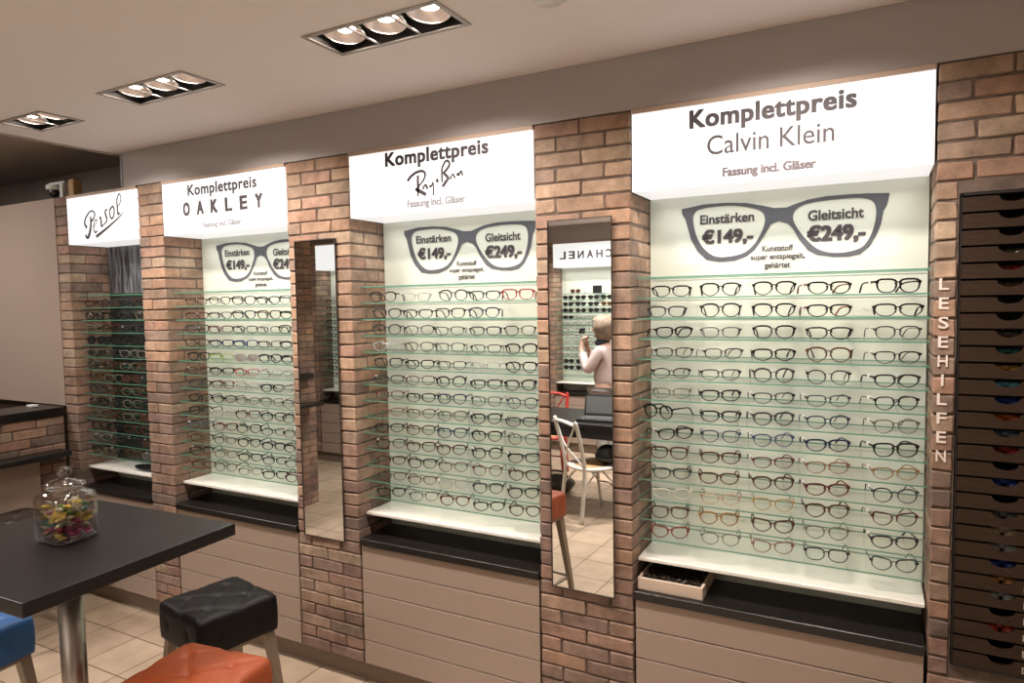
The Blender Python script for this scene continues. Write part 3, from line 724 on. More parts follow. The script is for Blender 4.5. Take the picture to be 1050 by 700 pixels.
# folded glasses lying in the trays, seen through the notches
CONT = {28-3: 'olive', 28-4: 'red', 28-5: 'brown', 28-9: 'olive', 28-10: 'teal', 28-11: 'gold', 28-12: 'sky', 28-13: 'royal', 28-14: 'orange', 28-15: 'slate', 28-16: 'red', 28-18: 'royal', 28-20: 'grey', 28-21: 'sand', 28-22: 'silver', 28-23: 'royal', 28-24: 'amber', 28-25: 'silver', 28-26: 'grey', 28-27: 'coral'}
CONT = {25: 'olive', 24: 'red', 23: 'brown', 20: 'olive', 19: 'teal', 18: 'gold', 17: 'sky', 16: 'royal', 15: 'orange', 14: 'slate', 13: 'red', 11: 'royal', 9: 'grey', 8: 'sand', 7: 'silver', 6: 'royal', 5: 'amber', 4: 'silver', 2: 'coral'}
CC = dict(teal=(.02, .16, .13), sky=(.10, .35, .42), royal=(.02, .05, .28), orange=(.50, .12, .03), slate=(.10, .13, .18), coral=(.45, .06, .03), olive=(.12, .11, .07), red=(.32, .02, .02), gold=(.50, .30, .05), brown=(.14, .07, .03), grey=(.14, .15, .14), sand=(.50, .40, .26), silver=(.35, .36, .36), amber=(.42, .22, .07))
CM = {}
def folded_mesh():
    bm = bmesh.new()
    for s in (-1, 1):   # two domed lens rims lying face up, arms folded behind
        for k in range(1): lathe(bm, [(0, .013), (.012, .0125), (.0205, .009), (.0235, .003), (.0225, 0), (0, .0)], 18, (s*.0255, 0, 0))
    tube(bm, [(-.010, .004, .008), (0, .006, .011), (.010, .004, .008)], .0026, 6)
    tube(bm, [(-.047, .012, .007), (-.03, .024, .008), (.02, .030, .007), (.045, .028, .004)], .0024, 6)
    tube(bm, [(.047, .012, .009), (.03, .021, .011), (-.02, .026, .011), (-.045, .024, .007)], .0024, 6)
    for s in (-1, 1): tube(bm, [(s*.046, .004, .006), (s*.048, .013, .007)], .003, 6)
    return bm
fm = mesh_of('folded', folded_mesh(), FM['black'], True)
for k, c in CONT.items():
    if c not in CM: CM[c] = pmat('tray_glasses_'+c, CC[c], .2)
    o = link(bpy.data.objects.new('folded_glasses', fm)); o.material_slots[0].link = 'OBJECT'; o.material_slots[0].material = CM[c]
    o.location = (.217+.004+.117, .030, .652+.006+k*pitch+.0045); o.rotation_euler = (0, 0, random.Random(k).uniform(-.1, .1)); o.scale = (.92, .72, 2.3)
    tag(o, f'folded {c} reading glasses showing in the notch of the {ORD[28-k]} tray from the top', 'reading glasses', 'reading glasses in the trays')
# vertical lettering on the bricks
wl = empty('vertical_lettering', 'white capital letters running down the bricks beside the brown cabinet', 'lettering'); wl.location = (.164, 0, 1.27)
zs = [1.768 - i*(1.768-1.262)/9 for i in range(10)]
for ch, z in zip('LESEHILFEN', zs):
    bm = bmesh.new(); cw = .025 if ch != 'I' else .006; letters(bm, ch, .0165-cw/2, .0165+cw/2, z-1.27-.001, .034, -.0035, .012)
    r_ = bmesh.ops.extrude_face_region(bm, geom=list(bm.faces))
    for v in [g for g in r_['geom'] if isinstance(g, bmesh.types.BMVert)]: v.co.y += .0025
    obj('letter', bm, M['lettering_white'], wl)

# ------------------------------------------------------------------ box of black granules on the worktop
bt_ = empty('display_box', 'pale wooden box of black granules on the worktop beside the mirror pillar', 'box'); bt_.location = (-.752, .02, ZS+.0315)
bm = bmesh.new(); w, d, h, t = .235, .215, .044, .010
box(bm, 0, w, 0, t, 0, h, .001); box(bm, 0, w, d-t, d, 0, h, .001); box(bm, 0, t, t, d-t, 0, h, .001); box(bm, w-t, w, t, d-t, 0, h, .001); box(bm, t, w-t, t, d-t, 0, .006)
obj('box_frame', bm, M['tray_wood'], bt_)
bm = bmesh.new(); r = random.Random(5)
for i in range(900):
    x, y = r.uniform(t+.004, w-t-.004), r.uniform(t+.004, d-t-.004); z = .037 + r.uniform(-.004, .012)*(.5+.5*math.sin(x*40)*math.cos(y*30)+.4)
    s = r.uniform(.004, .008); a = Vector((r.uniform(-1, 1), r.uniform(-1, 1), r.uniform(-.3, 1))).normalized()*s; u, v = frame_of(a)
    vs = [bm.verts.new(Vector((x, y, z)) + q) for q in (a*1.5, u*s*.5, v*s*.5, -u*s*.5 - v*s*.4, -a)]
    for q in ((0,1,2),(0,2,3),(0,3,1),(4,2,1),(4,3,2),(4,1,3)): bm.faces.new([vs[i_] for i_ in q])
box(bm, t, w-t, t, d-t, .007, .035)
g = obj('granules', bm, M['grit'], bt_); g['kind'] = 'stuff'

# ------------------------------------------------------------------ table
tb = empty('high_table', 'high square table with black top on one thick steel column', 'table')
RX = math.radians(3); tb.location = (-2.255, -1.14, 0); tb.rotation_euler = (0, 0, math.radians(2.5))
obj('table_top', bx(-.368, .368, -.335, .335, .980, 1.020, .003, 2), M['table_top'], tb)
bm = bmesh.new(); lathe(bm, [(.0, .022), (.036, .022), (.036, .96), (.0, .96)], 32); obj('column', bm, M['steel'], tb, True)
bm = bmesh.new(); box(bm, -.13, .13, -.13, .13, .962, .979, .003); obj('mounting_plate', bm, M['lamp_black'], tb)
bm = bmesh.new(); lathe(bm, [(0, 0), (.23, 0), (.23, .008), (.20, .014), (.05, .021), (0, .021)], 40); obj('foot_plate', bm, M['steel'], tb, True)

# candy jar
jr = empty('candy_jar', 'square glass jar of wrapped sweets standing on the high black table', 'jar'); jr.location = (-2.28, -1.125, 1.0205); jr.rotation_euler = (0, 0, math.radians(3)); jr.scale = (1.06, 1.06, 1.04)
def rsq(r, n=40, e=5):   # rounded-square ring
    return [(r*math.copysign(abs(math.cos(2*PI*k/n))**(2/e), math.cos(2*PI*k/n)), r*math.copysign(abs(math.sin(2*PI*k/n))**(2/e), math.sin(2*PI*k/n))) for k in range(n)]
def shell(prof, n=40):
    bm = bmesh.new(); rings = []
    for r, z, e in prof: rings.append([bm.verts.new((x, y, z)) for x, y in rsq(r, n, e)])
    for a, b in zip(rings, rings[1:]):
        for k in range(n): bm.faces.new((a[k], a[(k+1) % n], b[(k+1) % n], b[k]))
    bm.faces.new(rings[0][::-1]); bm.faces.new(rings[-1]); bmesh.ops.recalc_face_normals(bm, faces=bm.faces); return bm
obj('jar_body', shell([(.052, 0, 6), (.062, .003, 6), (.066, .012, 6), (.0655, .06, 6), (.0665, .125, 6), (.064, .140, 5), (.055, .147, 3), (.048, .150, 2), (.047, .158, 2), (.044, .158, 2), (.0445, .150, 2), (.052, .143, 3), (.060, .137, 5), (.0625, .125, 6), (.0615, .06, 6), (.062, .014, 6), (.057, .009, 6)]), M['jar_glass'], jr, True)
ld = bmesh.new(); lathe(ld, [(0, .157), (.050, .157), (.054, .161), (.054, .172), (.050, .176), (.030, .183), (.012, .186), (.009, .191), (.017, .198), (.021, .208), (.017, .218), (.008, .223), (0, .224)], 32)
obj('lid', ld, M['jar_glass'], jr, True)
SW = {'yellow': (.65, .45, .04), 'magenta': (.45, .03, .12), 'green': (.15, .28, .06), 'cream': (.60, .50, .32), 'mint': (.12, .32, .24), 'gold': (.45, .28, .05), 'crimson': (.35, .02, .03)}
SWM = {k: pmat('wrapper_'+k, v, .25, .25) for k, v in SW.items()}
def sweet_mesh():
    bm = bmesh.new(); n = 10; rings = []
    for i, (x, hw, ht) in enumerate([(-.021, .010, .0006), (-.016, .0095, .0008), (-.012, .006, .002), (-.008, .0085, .0055), (0, .0095, .0065), (.008, .0085, .0055), (.012, .006, .002), (.016, .0095, .0008), (.021, .010, .0006)]):
        rings.append([bm.verts.new((x, hw*math.cos(2*PI*k/n), ht*math.sin(2*PI*k/n) + (.0015*math.sin(k*2.5) if i in (0, 8) else 0))) for k in range(n)])
    for a, b in zip(rings, rings[1:]):
        for k in range(n): bm.faces.new((a[k], a[(k+1) % n], b[(k+1) % n], b[k]))
    bm.faces.new(rings[0]); bm.faces.new(rings[-1][::-1]); bmesh.ops.recalc_face_normals(bm, faces=bm.faces); return bm
swm = mesh_of('wrapped_sweet', sweet_mesh(), SWM['yellow'], False)
r = random.Random(9); ks = list(SW); PLC = ['resting near the bottom', 'in the lower half', 'in the middle layer', 'in the upper half', 'on top of the heap']
from mathutils import Euler
cnt = 0
for layer in range(6):
    for iy in range(4):
        for ix in range(3):
            if layer == 5 and r.random() < .4: continue
            col = r.choice(['magenta', 'crimson', 'cream', 'gold'] if layer < 2 else ['yellow', 'yellow', 'magenta', 'cream', 'gold', 'mint', 'green'])
            o = link(bpy.data.objects.new('wrapped_sweet', swm)); o.material_slots[0].link = 'OBJECT'; o.material_slots[0].material = SWM[col]
            p = Vector((-.034+ix*.034+r.uniform(-.003, .003), -.040+iy*.0267+r.uniform(-.003, .003), .0235+layer*.0165+r.uniform(-.001, .001)))
            o.location = jr.location + p; o.rotation_euler = (r.uniform(-.9, .9), r.uniform(-.55, .55), r.choice([0, PI/2, PI/4, -PI/4]) + r.uniform(-.3, .3)); o.scale = (.95, 1.35, 1.3)
            tag(o, f'{col} wrapped sweet {PLC[min(4, layer*5//7)]} inside the glass jar', 'sweet', f'{col} sweets {PLC[min(4, layer*5//7)]}'); cnt += 1

# ------------------------------------------------------------------ stools
def cushion_mesh(S=.172, H=.137, n=34):
    bm = bmesh.new(); R = .022
    def top_z(x, y):
        z = 0.0
        btn = [(a*S*.5, b*S*.5) for a in (-1, 1) for b in (-1, 1)] + [(0, 0)]
        for bx_, by_ in btn:
            d2 = (x-bx_)**2 + (y-by_)**2; z -= .013*math.exp(-d2/(.014**2))
        # pleats between the buttons
        for s in (1, -1):
            for off in (0, S, -S):
                dd = abs((x*s + y - off)/math.sqrt(2)); z -= .0065*math.exp(-(dd/.007)**2)
        m = max(abs(x), abs(y))/S; z += .010*(1 - m**2)
        return z
    def ring(t):  # rounded square
        return t
    G = []
    for i in range(n+1):
        row = []
        for j in range(n+1):
            x = (-1 + 2*i/n)*S; y = (-1 + 2*j/n)*S
            # square to rounded square
            fx = x; fy = y; rr = R
            ix, iy = max(-(S-rr), min(S-rr, x)), max(-(S-rr), min(S-rr, y)); dx, dy = x-ix, y-iy; L_ = math.hypot(dx, dy)
            if L_ > rr: fx, fy = ix + dx/L_*rr, iy + dy/L_*rr
            edge = max(abs(x), abs(y)); e = max(0, (edge-(S-.018))/.018)
            row.append(bm.verts.new((fx, fy, H + top_z(x, y) - .012*e*e)))
        G.append(row)
    for i in range(n):
        for j in range(n): bm.faces.new((G[i][j], G[i+1][j], G[i+1][j+1], G[i][j+1]))
    loop = [G[i][0] for i in range(n)] + [G[n][j] for j in range(n)] + [G[i][n] for i in range(n, 0, -1)] + [G[0][j] for j in range(n, 0, -1)]
    prev = loop; m = len(loop); K = 8
    for k in range(1, K+1):
        t = k/K; cur = []
        for v in loop:
            z = H-.014 - (H-.016)*t; x, y = v.co.x, v.co.y
            u = math.atan2(y, x); bul = .004*math.sin(PI*t)
            # buttons pulled into the sides
            dent = 0
            for off in (-.5, .5):
                a = y if abs(x) > abs(y) else x
                dent += .009*math.exp(-(((a-off*S)**2 + (z-H*.52)**2)/(.016**2)))
            l = math.hypot(x, y); cur.append(bm.verts.new((x*(1+(bul-dent)/l), y*(1+(bul-dent)/l), z)))
        for q in range(m): bm.faces.new((prev[q], cur[q], cur[(q+1) % m], prev[(q+1) % m]))
        prev = cur
    bm.faces.new(prev); bmesh.ops.recalc_face_normals(bm, faces=bm.faces); return bm
cush = {k: mesh_of('cushion', cushion_mesh(), M[k], True) for k in ('leather_black', 'leather_brown', 'leather_orange', 'leather_blue')}
def leg_bm(sx, sy):
    bm = bmesh.new(); top, bot = Vector((sx*.138, sy*.138, .507)), Vector((sx*.195, sy*.195, .0)); vs = []
    for p, s in ((bot, .011), (top, .019)): vs.append([bm.verts.new((p.x+a*s, p.y+b*s, p.z)) for a, b in ((-1,-1),(1,-1),(1,1),(-1,1))])
    for k in range(4): bm.faces.new((vs[0][k], vs[0][(k+1) % 4], vs[1][(k+1) % 4], vs[1][k]))
    bm.faces.new(vs[0][::-1]); bm.faces.new(vs[1]); return bm
legs = {(sx, sy): mesh_of('leg', leg_bm(sx, sy), M['stool_leg']) for sx in (-1, 1) for sy in (-1, 1)}
def rung_bm(a, b):
    bm = bmesh.new(); tube(bm, [a, b], .008, 8); return bm
q = .179
rungs = [mesh_of('rung', rung_bm(a, b), M['stool_leg']) for a, b in (((-q, -q, .15), (q, -q, .15)), ((q, -q, .15), (q, q, .15)), ((q, q, .15), (-q, q, .15)), ((-q, q, .15), (-q, -q, .15)))]
sfm = mesh_of('seat_frame', bx(-.155, .155, -.155, .155, .494, .512, .002), M['stool_leg'])
def stool(x, y, rz, mat, label, s=1.0):
    t = empty('bar_stool', label, 'stool', 'cube-cushion bar stools'); t.location = (x, y, 0); t.rotation_euler = (0, 0, math.radians(rz)); t.scale = (s, s, 1)
    c = link(bpy.data.objects.new('cushion', cush[mat]), t); c.location = (0, 0, .5125)
    link(bpy.data.objects.new('seat_frame', sfm), t)
    for m_ in legs.values(): link(bpy.data.objects.new('leg', m_), t)
    for m_ in rungs: link(bpy.data.objects.new('rung', m_), t)
stool(-2.19, -.645, -11, 'leather_black', 'black tufted stool beside the high table, before the beige drawers', .91)
stool(-1.805, -1.06, 8, 'leather_orange', 'orange tufted stool at the corner of the high table')
stool(-2.83, -1.225, 4, 'leather_blue', 'bright blue tufted stool at the high table')
stool(-4.03, -.455, 4, 'leather_brown', 'dark brown stool behind the jar, tucked at the side counter', .9)

# ------------------------------------------------------------------ side counter at the far left
HY = -1.60
hw = brick_block(0, -HY-.01, 0, .10, .107, 1.114, 41)
o = obj('brick_half_wall', hw, [M['brick'], M['mortar']]); T(AL+.0, HY, PI/2).put(o, 0, 0, 0)
tag(o, 'low brick half wall carrying two black counter slabs', 'half wall')
bm = bmesh.new(); box(bm, -4.61, AL+.012, HY, -.012, 1.115, 1.164, .002); box(bm, AL-.010, AL+.040, -2.05, HY-.0005, 1.115, 1.164, .002); o = obj('counter_slab', bm, M['black_slab']); tag(o, 'upper black counter slab on top of the brick half wall', 'counter', 'black counter slabs')
o = obj('counter_slab', bx(AL+.0025, AL+.131, -2.07, -.05, .885, .916, .002), M['black_slab']); tag(o, 'lower black slab jutting from the brick half wall over the beige front', 'counter', 'black counter slabs')
cc = empty('counter_front', 'beige cupboard front under the lower black slab of the side counter', 'cupboard'); cc.location = (AL+.003, HY+.02, 0)
for k in range(3): obj('door', bx(0, .018, k*.47, k*.47+.465, .10, .884, .001), M['beige'], cc)
obj('plinth', bx(0, .012, 0, 1.405, 0, .098), M['plinth'], cc)
o = obj('white_soap_box', bx(-.03, .03, -.02, .02, 0, .014, .004, 3), M['white_plastic']); o.location = (-4.50, -.10, 1.1645); tag(o, 'small flat white box lying on the upper black counter slab', 'box')
pillar('brick_pillar', 'free brick pillar at the end of the half wall, seen only in the mirror', -4.62, AL-.014, -2.12, HY-.006, 0, ZT, 42, group='brick pillars')

# security camera, wooden post, conduit
cm = empty('security_camera', 'white dome security camera above the beige wall end', 'camera'); cm.location = (-4.37, .035, ZT)
obj('bracket', bx(-.06, .10, -.012, .012, .085, .100, .003), M['white_plastic'], cm)
obj('arm', bx(.055, .085, -.012, .012, .0, .085, .003), M['white_plastic'], cm)
bm = bmesh.new(); lathe(bm, [(0, .084), (.042, .084), (.044, .060), (.030, .056), (0, .056)], 24); obj('housing', bm, M['white_plastic'], cm, True).location = (-.02, 0, 0)
bm = bmesh.new(); lathe(bm, [(.028, .056), (.030, .045), (.026, .026), (.014, .014), (0, .011)], 20); obj('dome', bm, M['black_plastic'], cm, True).location = (-.02, 0, 0)
o = obj('wooden_post', bx(-4.215, -4.165, .02, .07, ZT+.001, ZT+.10, .002), M['wood_yellow']); tag(o, 'short raw wood post standing behind the small sign beside the security camera', 'post')
bm = bmesh.new(); P = [(0, 0, i*.004) for i in range(46)]; tube(bm, P, [.011 if i % 2 else .0085 for i in range(46)], 10)
o = obj('corrugated_conduit', bm, M['grey_plastic'], smooth=True); o.location = (-3.685, .02, ZT+.003); o.scale = (1.3, 1.3, .97); tag(o, 'grey corrugated cable conduit running up to the ceiling above the small sign', 'conduit')
bm = bmesh.new(); lathe(bm, [(0, 0), (.035, 0), (.050, .010), (.052, .030), (0, .030)], 28)
o = obj('smoke_detector', bm, M['white_plastic'], smooth=True); o.location = (-.80, -.585, ZC-.0302); tag(o, 'white round smoke detector on the ceiling', 'smoke detector')

# ------------------------------------------------------------------ ceiling lamps
def lamp_ring_bm():
    bm = bmesh.new(); lathe(bm, [(.066, -.002), (.0715, -.002), (.0725, .010), (.070, .030), (.060, .050), (.066, .010), (.066, -.002)], 32); return bm
def reflector_bm():
    bm = bmesh.new(); lathe(bm, [(.066, 0), (.060, .014), (.048, .028), (.030, .038)], 32); return bm
def bulb_bm():
    bm = bmesh.new(); lathe(bm, [(0, .012), (.024, .014), (.036, .022), (.031, .036), (0, .038)], 24); return bm
RMS = mesh_of('lamp_ring', lamp_ring_bm(), M['chrome'], True); REF = mesh_of('reflector', reflector_bm(), M['reflector'], True); BUL = mesh_of('bulb', bulb_bm(), M['lamp_glow'], True)
WH = {0: 'in front of the niche between the mirrors', 1: 'in front of the narrow-mirror niche', 2: 'in front of the hair poster niche'}
for i, (x, y, n) in enumerate(FIX + [FILL_LAMP]):
    t = empty('recessed_downlight', f'square recessed ceiling light with {"two" if n == 2 else "three"} round lamps {WH.get(i, "unseen, over row " + ORD[i] + " of the room")}', 'ceiling light', 'recessed ceiling lights')
    zc = ZC if i < len(FIX) else 2.745; t.location = (x, y, zc); w = n*LW
    bm = bmesh.new(); e = .010
    for a in ((-w/2-e, w/2+e, -LH/2-e, -LH/2+.006), (-w/2-e, w/2+e, LH/2-.006, LH/2+e), (-w/2-e, -w/2+.006, -LH/2+.006, LH/2-.006), (w/2-.006, w/2+e, -LH/2+.006, LH/2-.006)): box(bm, *a, -.004, -.0005)
    for k in range(1, n): box(bm, -w/2+k*LW-.004, -w/2+k*LW+.004, -LH/2+.006, LH/2-.006, -.004, -.0005)
    obj('frame', bm, M['lamp_frame'], t)
    bm = bmesh.new(); a, b = w/2-.001, LH/2-.001
    box(bm, -a, a, -b, b, .125, .13); box(bm, -a, -a+.002, -b, b, .0, .125); box(bm, a-.002, a, -b, b, 0, .125); box(bm, -a+.002, a-.002, -b, -b+.002, 0, .125); box(bm, -a+.002, a-.002, b-.002, b, 0, .125)
    obj('can', bm, M['lamp_black'], t)
    tilt = -.12 if i < 4 else (.25 if i in (7, 8) else 0)
    for k in range(n):
        L_ = link(bpy.data.objects.new('lamp', RMS), t); L_.location = (-w/2+(k+.5)*LW, 0, .022); L_.rotation_euler = (tilt if i < 4 else tilt, 0, 0)
        link(bpy.data.objects.new('reflector', REF), L_); link(bpy.data.objects.new('bulb', BUL), L_)
    la = bpy.data.lights.new('downlight', 'AREA'); la.shape = 'RECTANGLE'; la.size = w*.7; la.size_y = .10; la.spread = math.radians(110)
    la.color = (1.0, .88, .79) if i < 4 else (1.0, .93, .89); la.energy = (4.1 if i < 4 else 9.5)*n
    if i == len(FIX): la.spread = PI; la.energy = 40
    lo = bpy.data.objects.new('downlight_beam', la); link(lo); lo.location = (x, y, zc-.012); lo.rotation_euler = (.40 if i < 4 else (-.3 if i in (7, 8) else 0), 0, 0)

# ------------------------------------------------------------------ lamps inside the display niches
def niche_lamp(tr, w, e):
    la = bpy.data.lights.new('niche_light', 'AREA'); la.shape = 'RECTANGLE'; la.size = w*.92; la.size_y = .12; la.color = (1.0, .995, .96); la.energy = e*.76; la.spread = math.radians(125)
    lo = bpy.data.objects.new('niche_light', la); link(lo); tr.put(lo, w/2, .13, ZL-.003)
for n_, w_, e_ in ((N4, W4, 2.3), (N3, W3, 2.3), (N2, W2, 2.3), (N1, W1, .6)): niche_lamp(n_, w_, e_)

# ------------------------------------------------------------------ the opposite side of the room (seen in the mirrors and in the glass)
OY = -4.74
def opp(xr, w=.9): return T(xr, OY, PI)
O1, O2, O3 = opp(-2.605), opp(-1.05), opp(.23)
o1, o2, o3 = 'niche across the room with dark sunglasses', 'bare niche across the room, middle one', 'bare niche across the room, end one'
niche(O1, .9, o1); niche(O2, .9, o2, shelves=()); niche(O3, .9, o3, shelves=())
cells = [(.165+.1135*i, .165+.1135*i+.075) for i in range(6)]
light_box(O1, .9, 'lit sign with capital letters across the room above the sunglasses niche', [('brand_letter', (lambda ch, a: lambda bm: letters(bm, ch, a, a+.078, 2.225, .085, YT, .035))(ch, cells[i][0]), 'print_dark') for i, ch in enumerate('CHANEL')])
light_box(O2, .9, 'lit sign with two words across the room, middle of three', [('brand_word', lambda bm: letters(bm, 'TOM', .14, .40, 2.23, .06, YT, .01), 'print_dark'), ('brand_word', lambda bm: letters(bm, 'FORD', .46, .79, 2.23, .06, YT, .01), 'print_dark')])
light_box(O3, .9, 'lit sign with spaced capitals across the room, end of three', [('brand_lettering', lambda bm: letters(bm, 'OAKLEY', .10, .77, 2.23, .06, YT, .02, 1.5), 'print_dark')])
for n_, w_ in ((O1, .9), (O2, .9), (O3, .9)): niche_lamp(n_, w_, 2.6)
for k, (a, b, s) in enumerate(((-3.89, -3.505, 51), (-2.605, -1.95, 52), (-1.05, -.67, 53), (.23, 1.6, 54))):
    o = obj('brick_pillar', brick_block(0, b-a, 0, .255, .107, ZT, s), [M['brick'], M['mortar']]); T(b, OY, PI).put(o)
    tag(o, ['brick pillar across the room beyond the sunglasses niche', 'brick pillar across the room behind the woman', 'brick pillar across the room between the two bare niches', 'wide brick pier across the room'][k], 'brick pillar', 'brick pillars across the room')
R5 = random.Random(77)
XO = [.11, .27, .43, .59, .75]
def mko(r, c):
    if r == 0: return ('black', 'aviator', 1, 0, 0, dict(sun='dark_lens')) if c > 0 else ('black', 'round', 1, 0, 0, dict(sun='dark_lens'))
    if r == 1: return ('black' if c > 1 else 'amber', 'panto', 1, 0, 0, dict(sun='dark_lens' if c > 1 else 'brown_lens'))
    if r == 2: return ('black', 'round', 1, 0, 0, dict(sun='dark_lens'))
    if r == 3: return ('black' if c == 4 else 'grey', 'rect', 0, 8, 0, dict(sun='dark_lens') if c == 4 else {})
    if r in (10, 11): return ('black', 'aviator', 1, 0, 0, dict(sun='dark_lens')) if c > 2 else ('grey', 'rect', 0, 8, 0)
    if r == 12: return None
    return (R5.choice(['charcoal', 'black', 'brown', 'grey']), R5.choice(['rect', 'panto', 'oval']), 0, R5.choice([0, 10, 16]), 0)
def fill_o():
    for r in range(13):
        for c, x in enumerate(XO):
            if c == 0 and r not in (0, 1, 2): continue
            qd = mko(r, c)
            if not qd: continue
            col, shp, th, turn, dx = qd[:5]; ex = qd[5] if len(qd) > 5 else {}
            lab = f'{col} {SHAPE_WORD[shp]} {"sunglasses" if ex.get("sun") else "glasses"}, {ORD[4-c]} from far brick cheek, {ORD[r]} row, niche across the room'
            glasses(O1, x, .078, SH[r+1], math.radians(-turn*.5), col, shp, bool(th), lab, 'glasses in the niche across the room', **ex)
fill_o()
# card stand and one pair above the top row across the room
cs = obj('card_stand', bx(-.055, .055, -.004, .004, 0, .085, .001), M['black_plastic']); O1.put(cs, .40, .12, SH[0]+.001); cs.rotation_euler[0] = .0
tag(cs, 'small black card standing on the top glass shelf across the room', 'card')
glasses(O1, .66, .09, SH[0], 0, 'amber', 'round', True, 'amber round sunglasses alone on the top glass shelf across the room', 'glasses in the niche across the room', sun='brown_lens')

# niche on the side stretch, seen in the narrow mirror
OS = T(-4.55, -3.31, PI)
niche(OS, .9, 'socket-side niche')
light_box(OS, .9, 'plain lit sign over the socket-side niche', [])
niche_lamp(OS, .9, 2.6)
o = obj('brick_pillar', brick_block(0, .42, 0, .255, .107, ZT, 61), [M['brick'], M['mortar']]); T(-5.452, -3.31, PI).put(o); tag(o, 'brick pillar with a double socket beside the side niche', 'brick pillar', 'brick pillars across the room')
sk = empty('wall_socket', 'black double power socket low on the brick pillar', 'socket'); T(-5.50, -3.306, PI).put(sk, 0, 0, .30)
obj('cover_plate', bx(0, .16, -.010, -.001, 0, .08, .004, 2), M['black_plastic'], sk)
for k in range(2):
    bm = bmesh.new(); lathe(bm, [(0, 0), (.020, 0), (.022, .003), (0, .003)], 20)
    for v in bm.verts: v.co = Vector((v.co.x, -v.co.z, v.co.y))
    obj('outlet', bm, M['grey_plastic'], sk).location = (.04+k*.08, -.0102, .04)
for r_i in range(12):
    for c in (3, 4):
        col = R5.choice(['black', 'charcoal', 'brown', 'navy']); shp = R5.choice(['rect', 'panto'])
        glasses(OS, [.11, .27, .43, .60, .77][c], .078, SH[r_i+1], .0, col, shp, True, f'{col} {SHAPE_WORD[shp]} glasses, {ORD[4-c]} from the socket pillar, {ORD[r_i]} row, mirrored side niche', 'glasses in the mirrored side niche')

# desk with laptop
dk = empty('desk', 'black office desk reflected in the mirror beneath the open laptop', 'desk'); dk.location = (-2.25, -3.06, 0)
obj('desk_top', bx(-.85, .85, -.35, .35, .715, .75, .002), M['table_top'], dk)
obj('apron', bx(-.83, .83, .30, .335, .63, .714, .001), M['black_plastic'], dk)
for sx in (-1, 1):
    for sy in (-1, 1): obj('leg', bx(sx*.80-.025, sx*.80+.025, sy*.31-.025, sy*.31+.025, 0, .7145, .002) if sy < 0 else bx(sx*.80-.025, sx*.80+.025, .25, .299, 0, .7145, .002), M['black_plastic'], dk)
lt = empty('laptop', 'open dark laptop standing on the black desk in the mirror', 'laptop'); lt.location = (-2.13, -2.95, .751); lt.rotation_euler = (0, 0, math.radians(172))
obj('keyboard_base', bx(-.20, .20, -.12, .12, 0, .018, .003), M['black_plastic'], lt)
bm = bmesh.new(); box(bm, -.165, .165, -.08, .07, .0182, .0200); obj('keys', bm, M['screen'], lt)
l2 = obj('lid', bx(-.20, .20, -.006, .006, 0, .18, .003), M['black_plastic'], lt); l2.location = (0, .128, .012); l2.rotation_euler = (-.22, 0, 0)
obj('screen', bx(-.185, .185, -.0072, -.0062, .018, .165), M['screen'], l2)
o = obj('notepad', bx(-.07, .07, -.09, .09, 0, .03, .004, 2), M['white_paint']); o.location = (-1.81, -2.88, .7505); o.rotation_euler = (0, 0, .3); tag(o, 'white pad lying beside the laptop on the black desk', 'notepad')

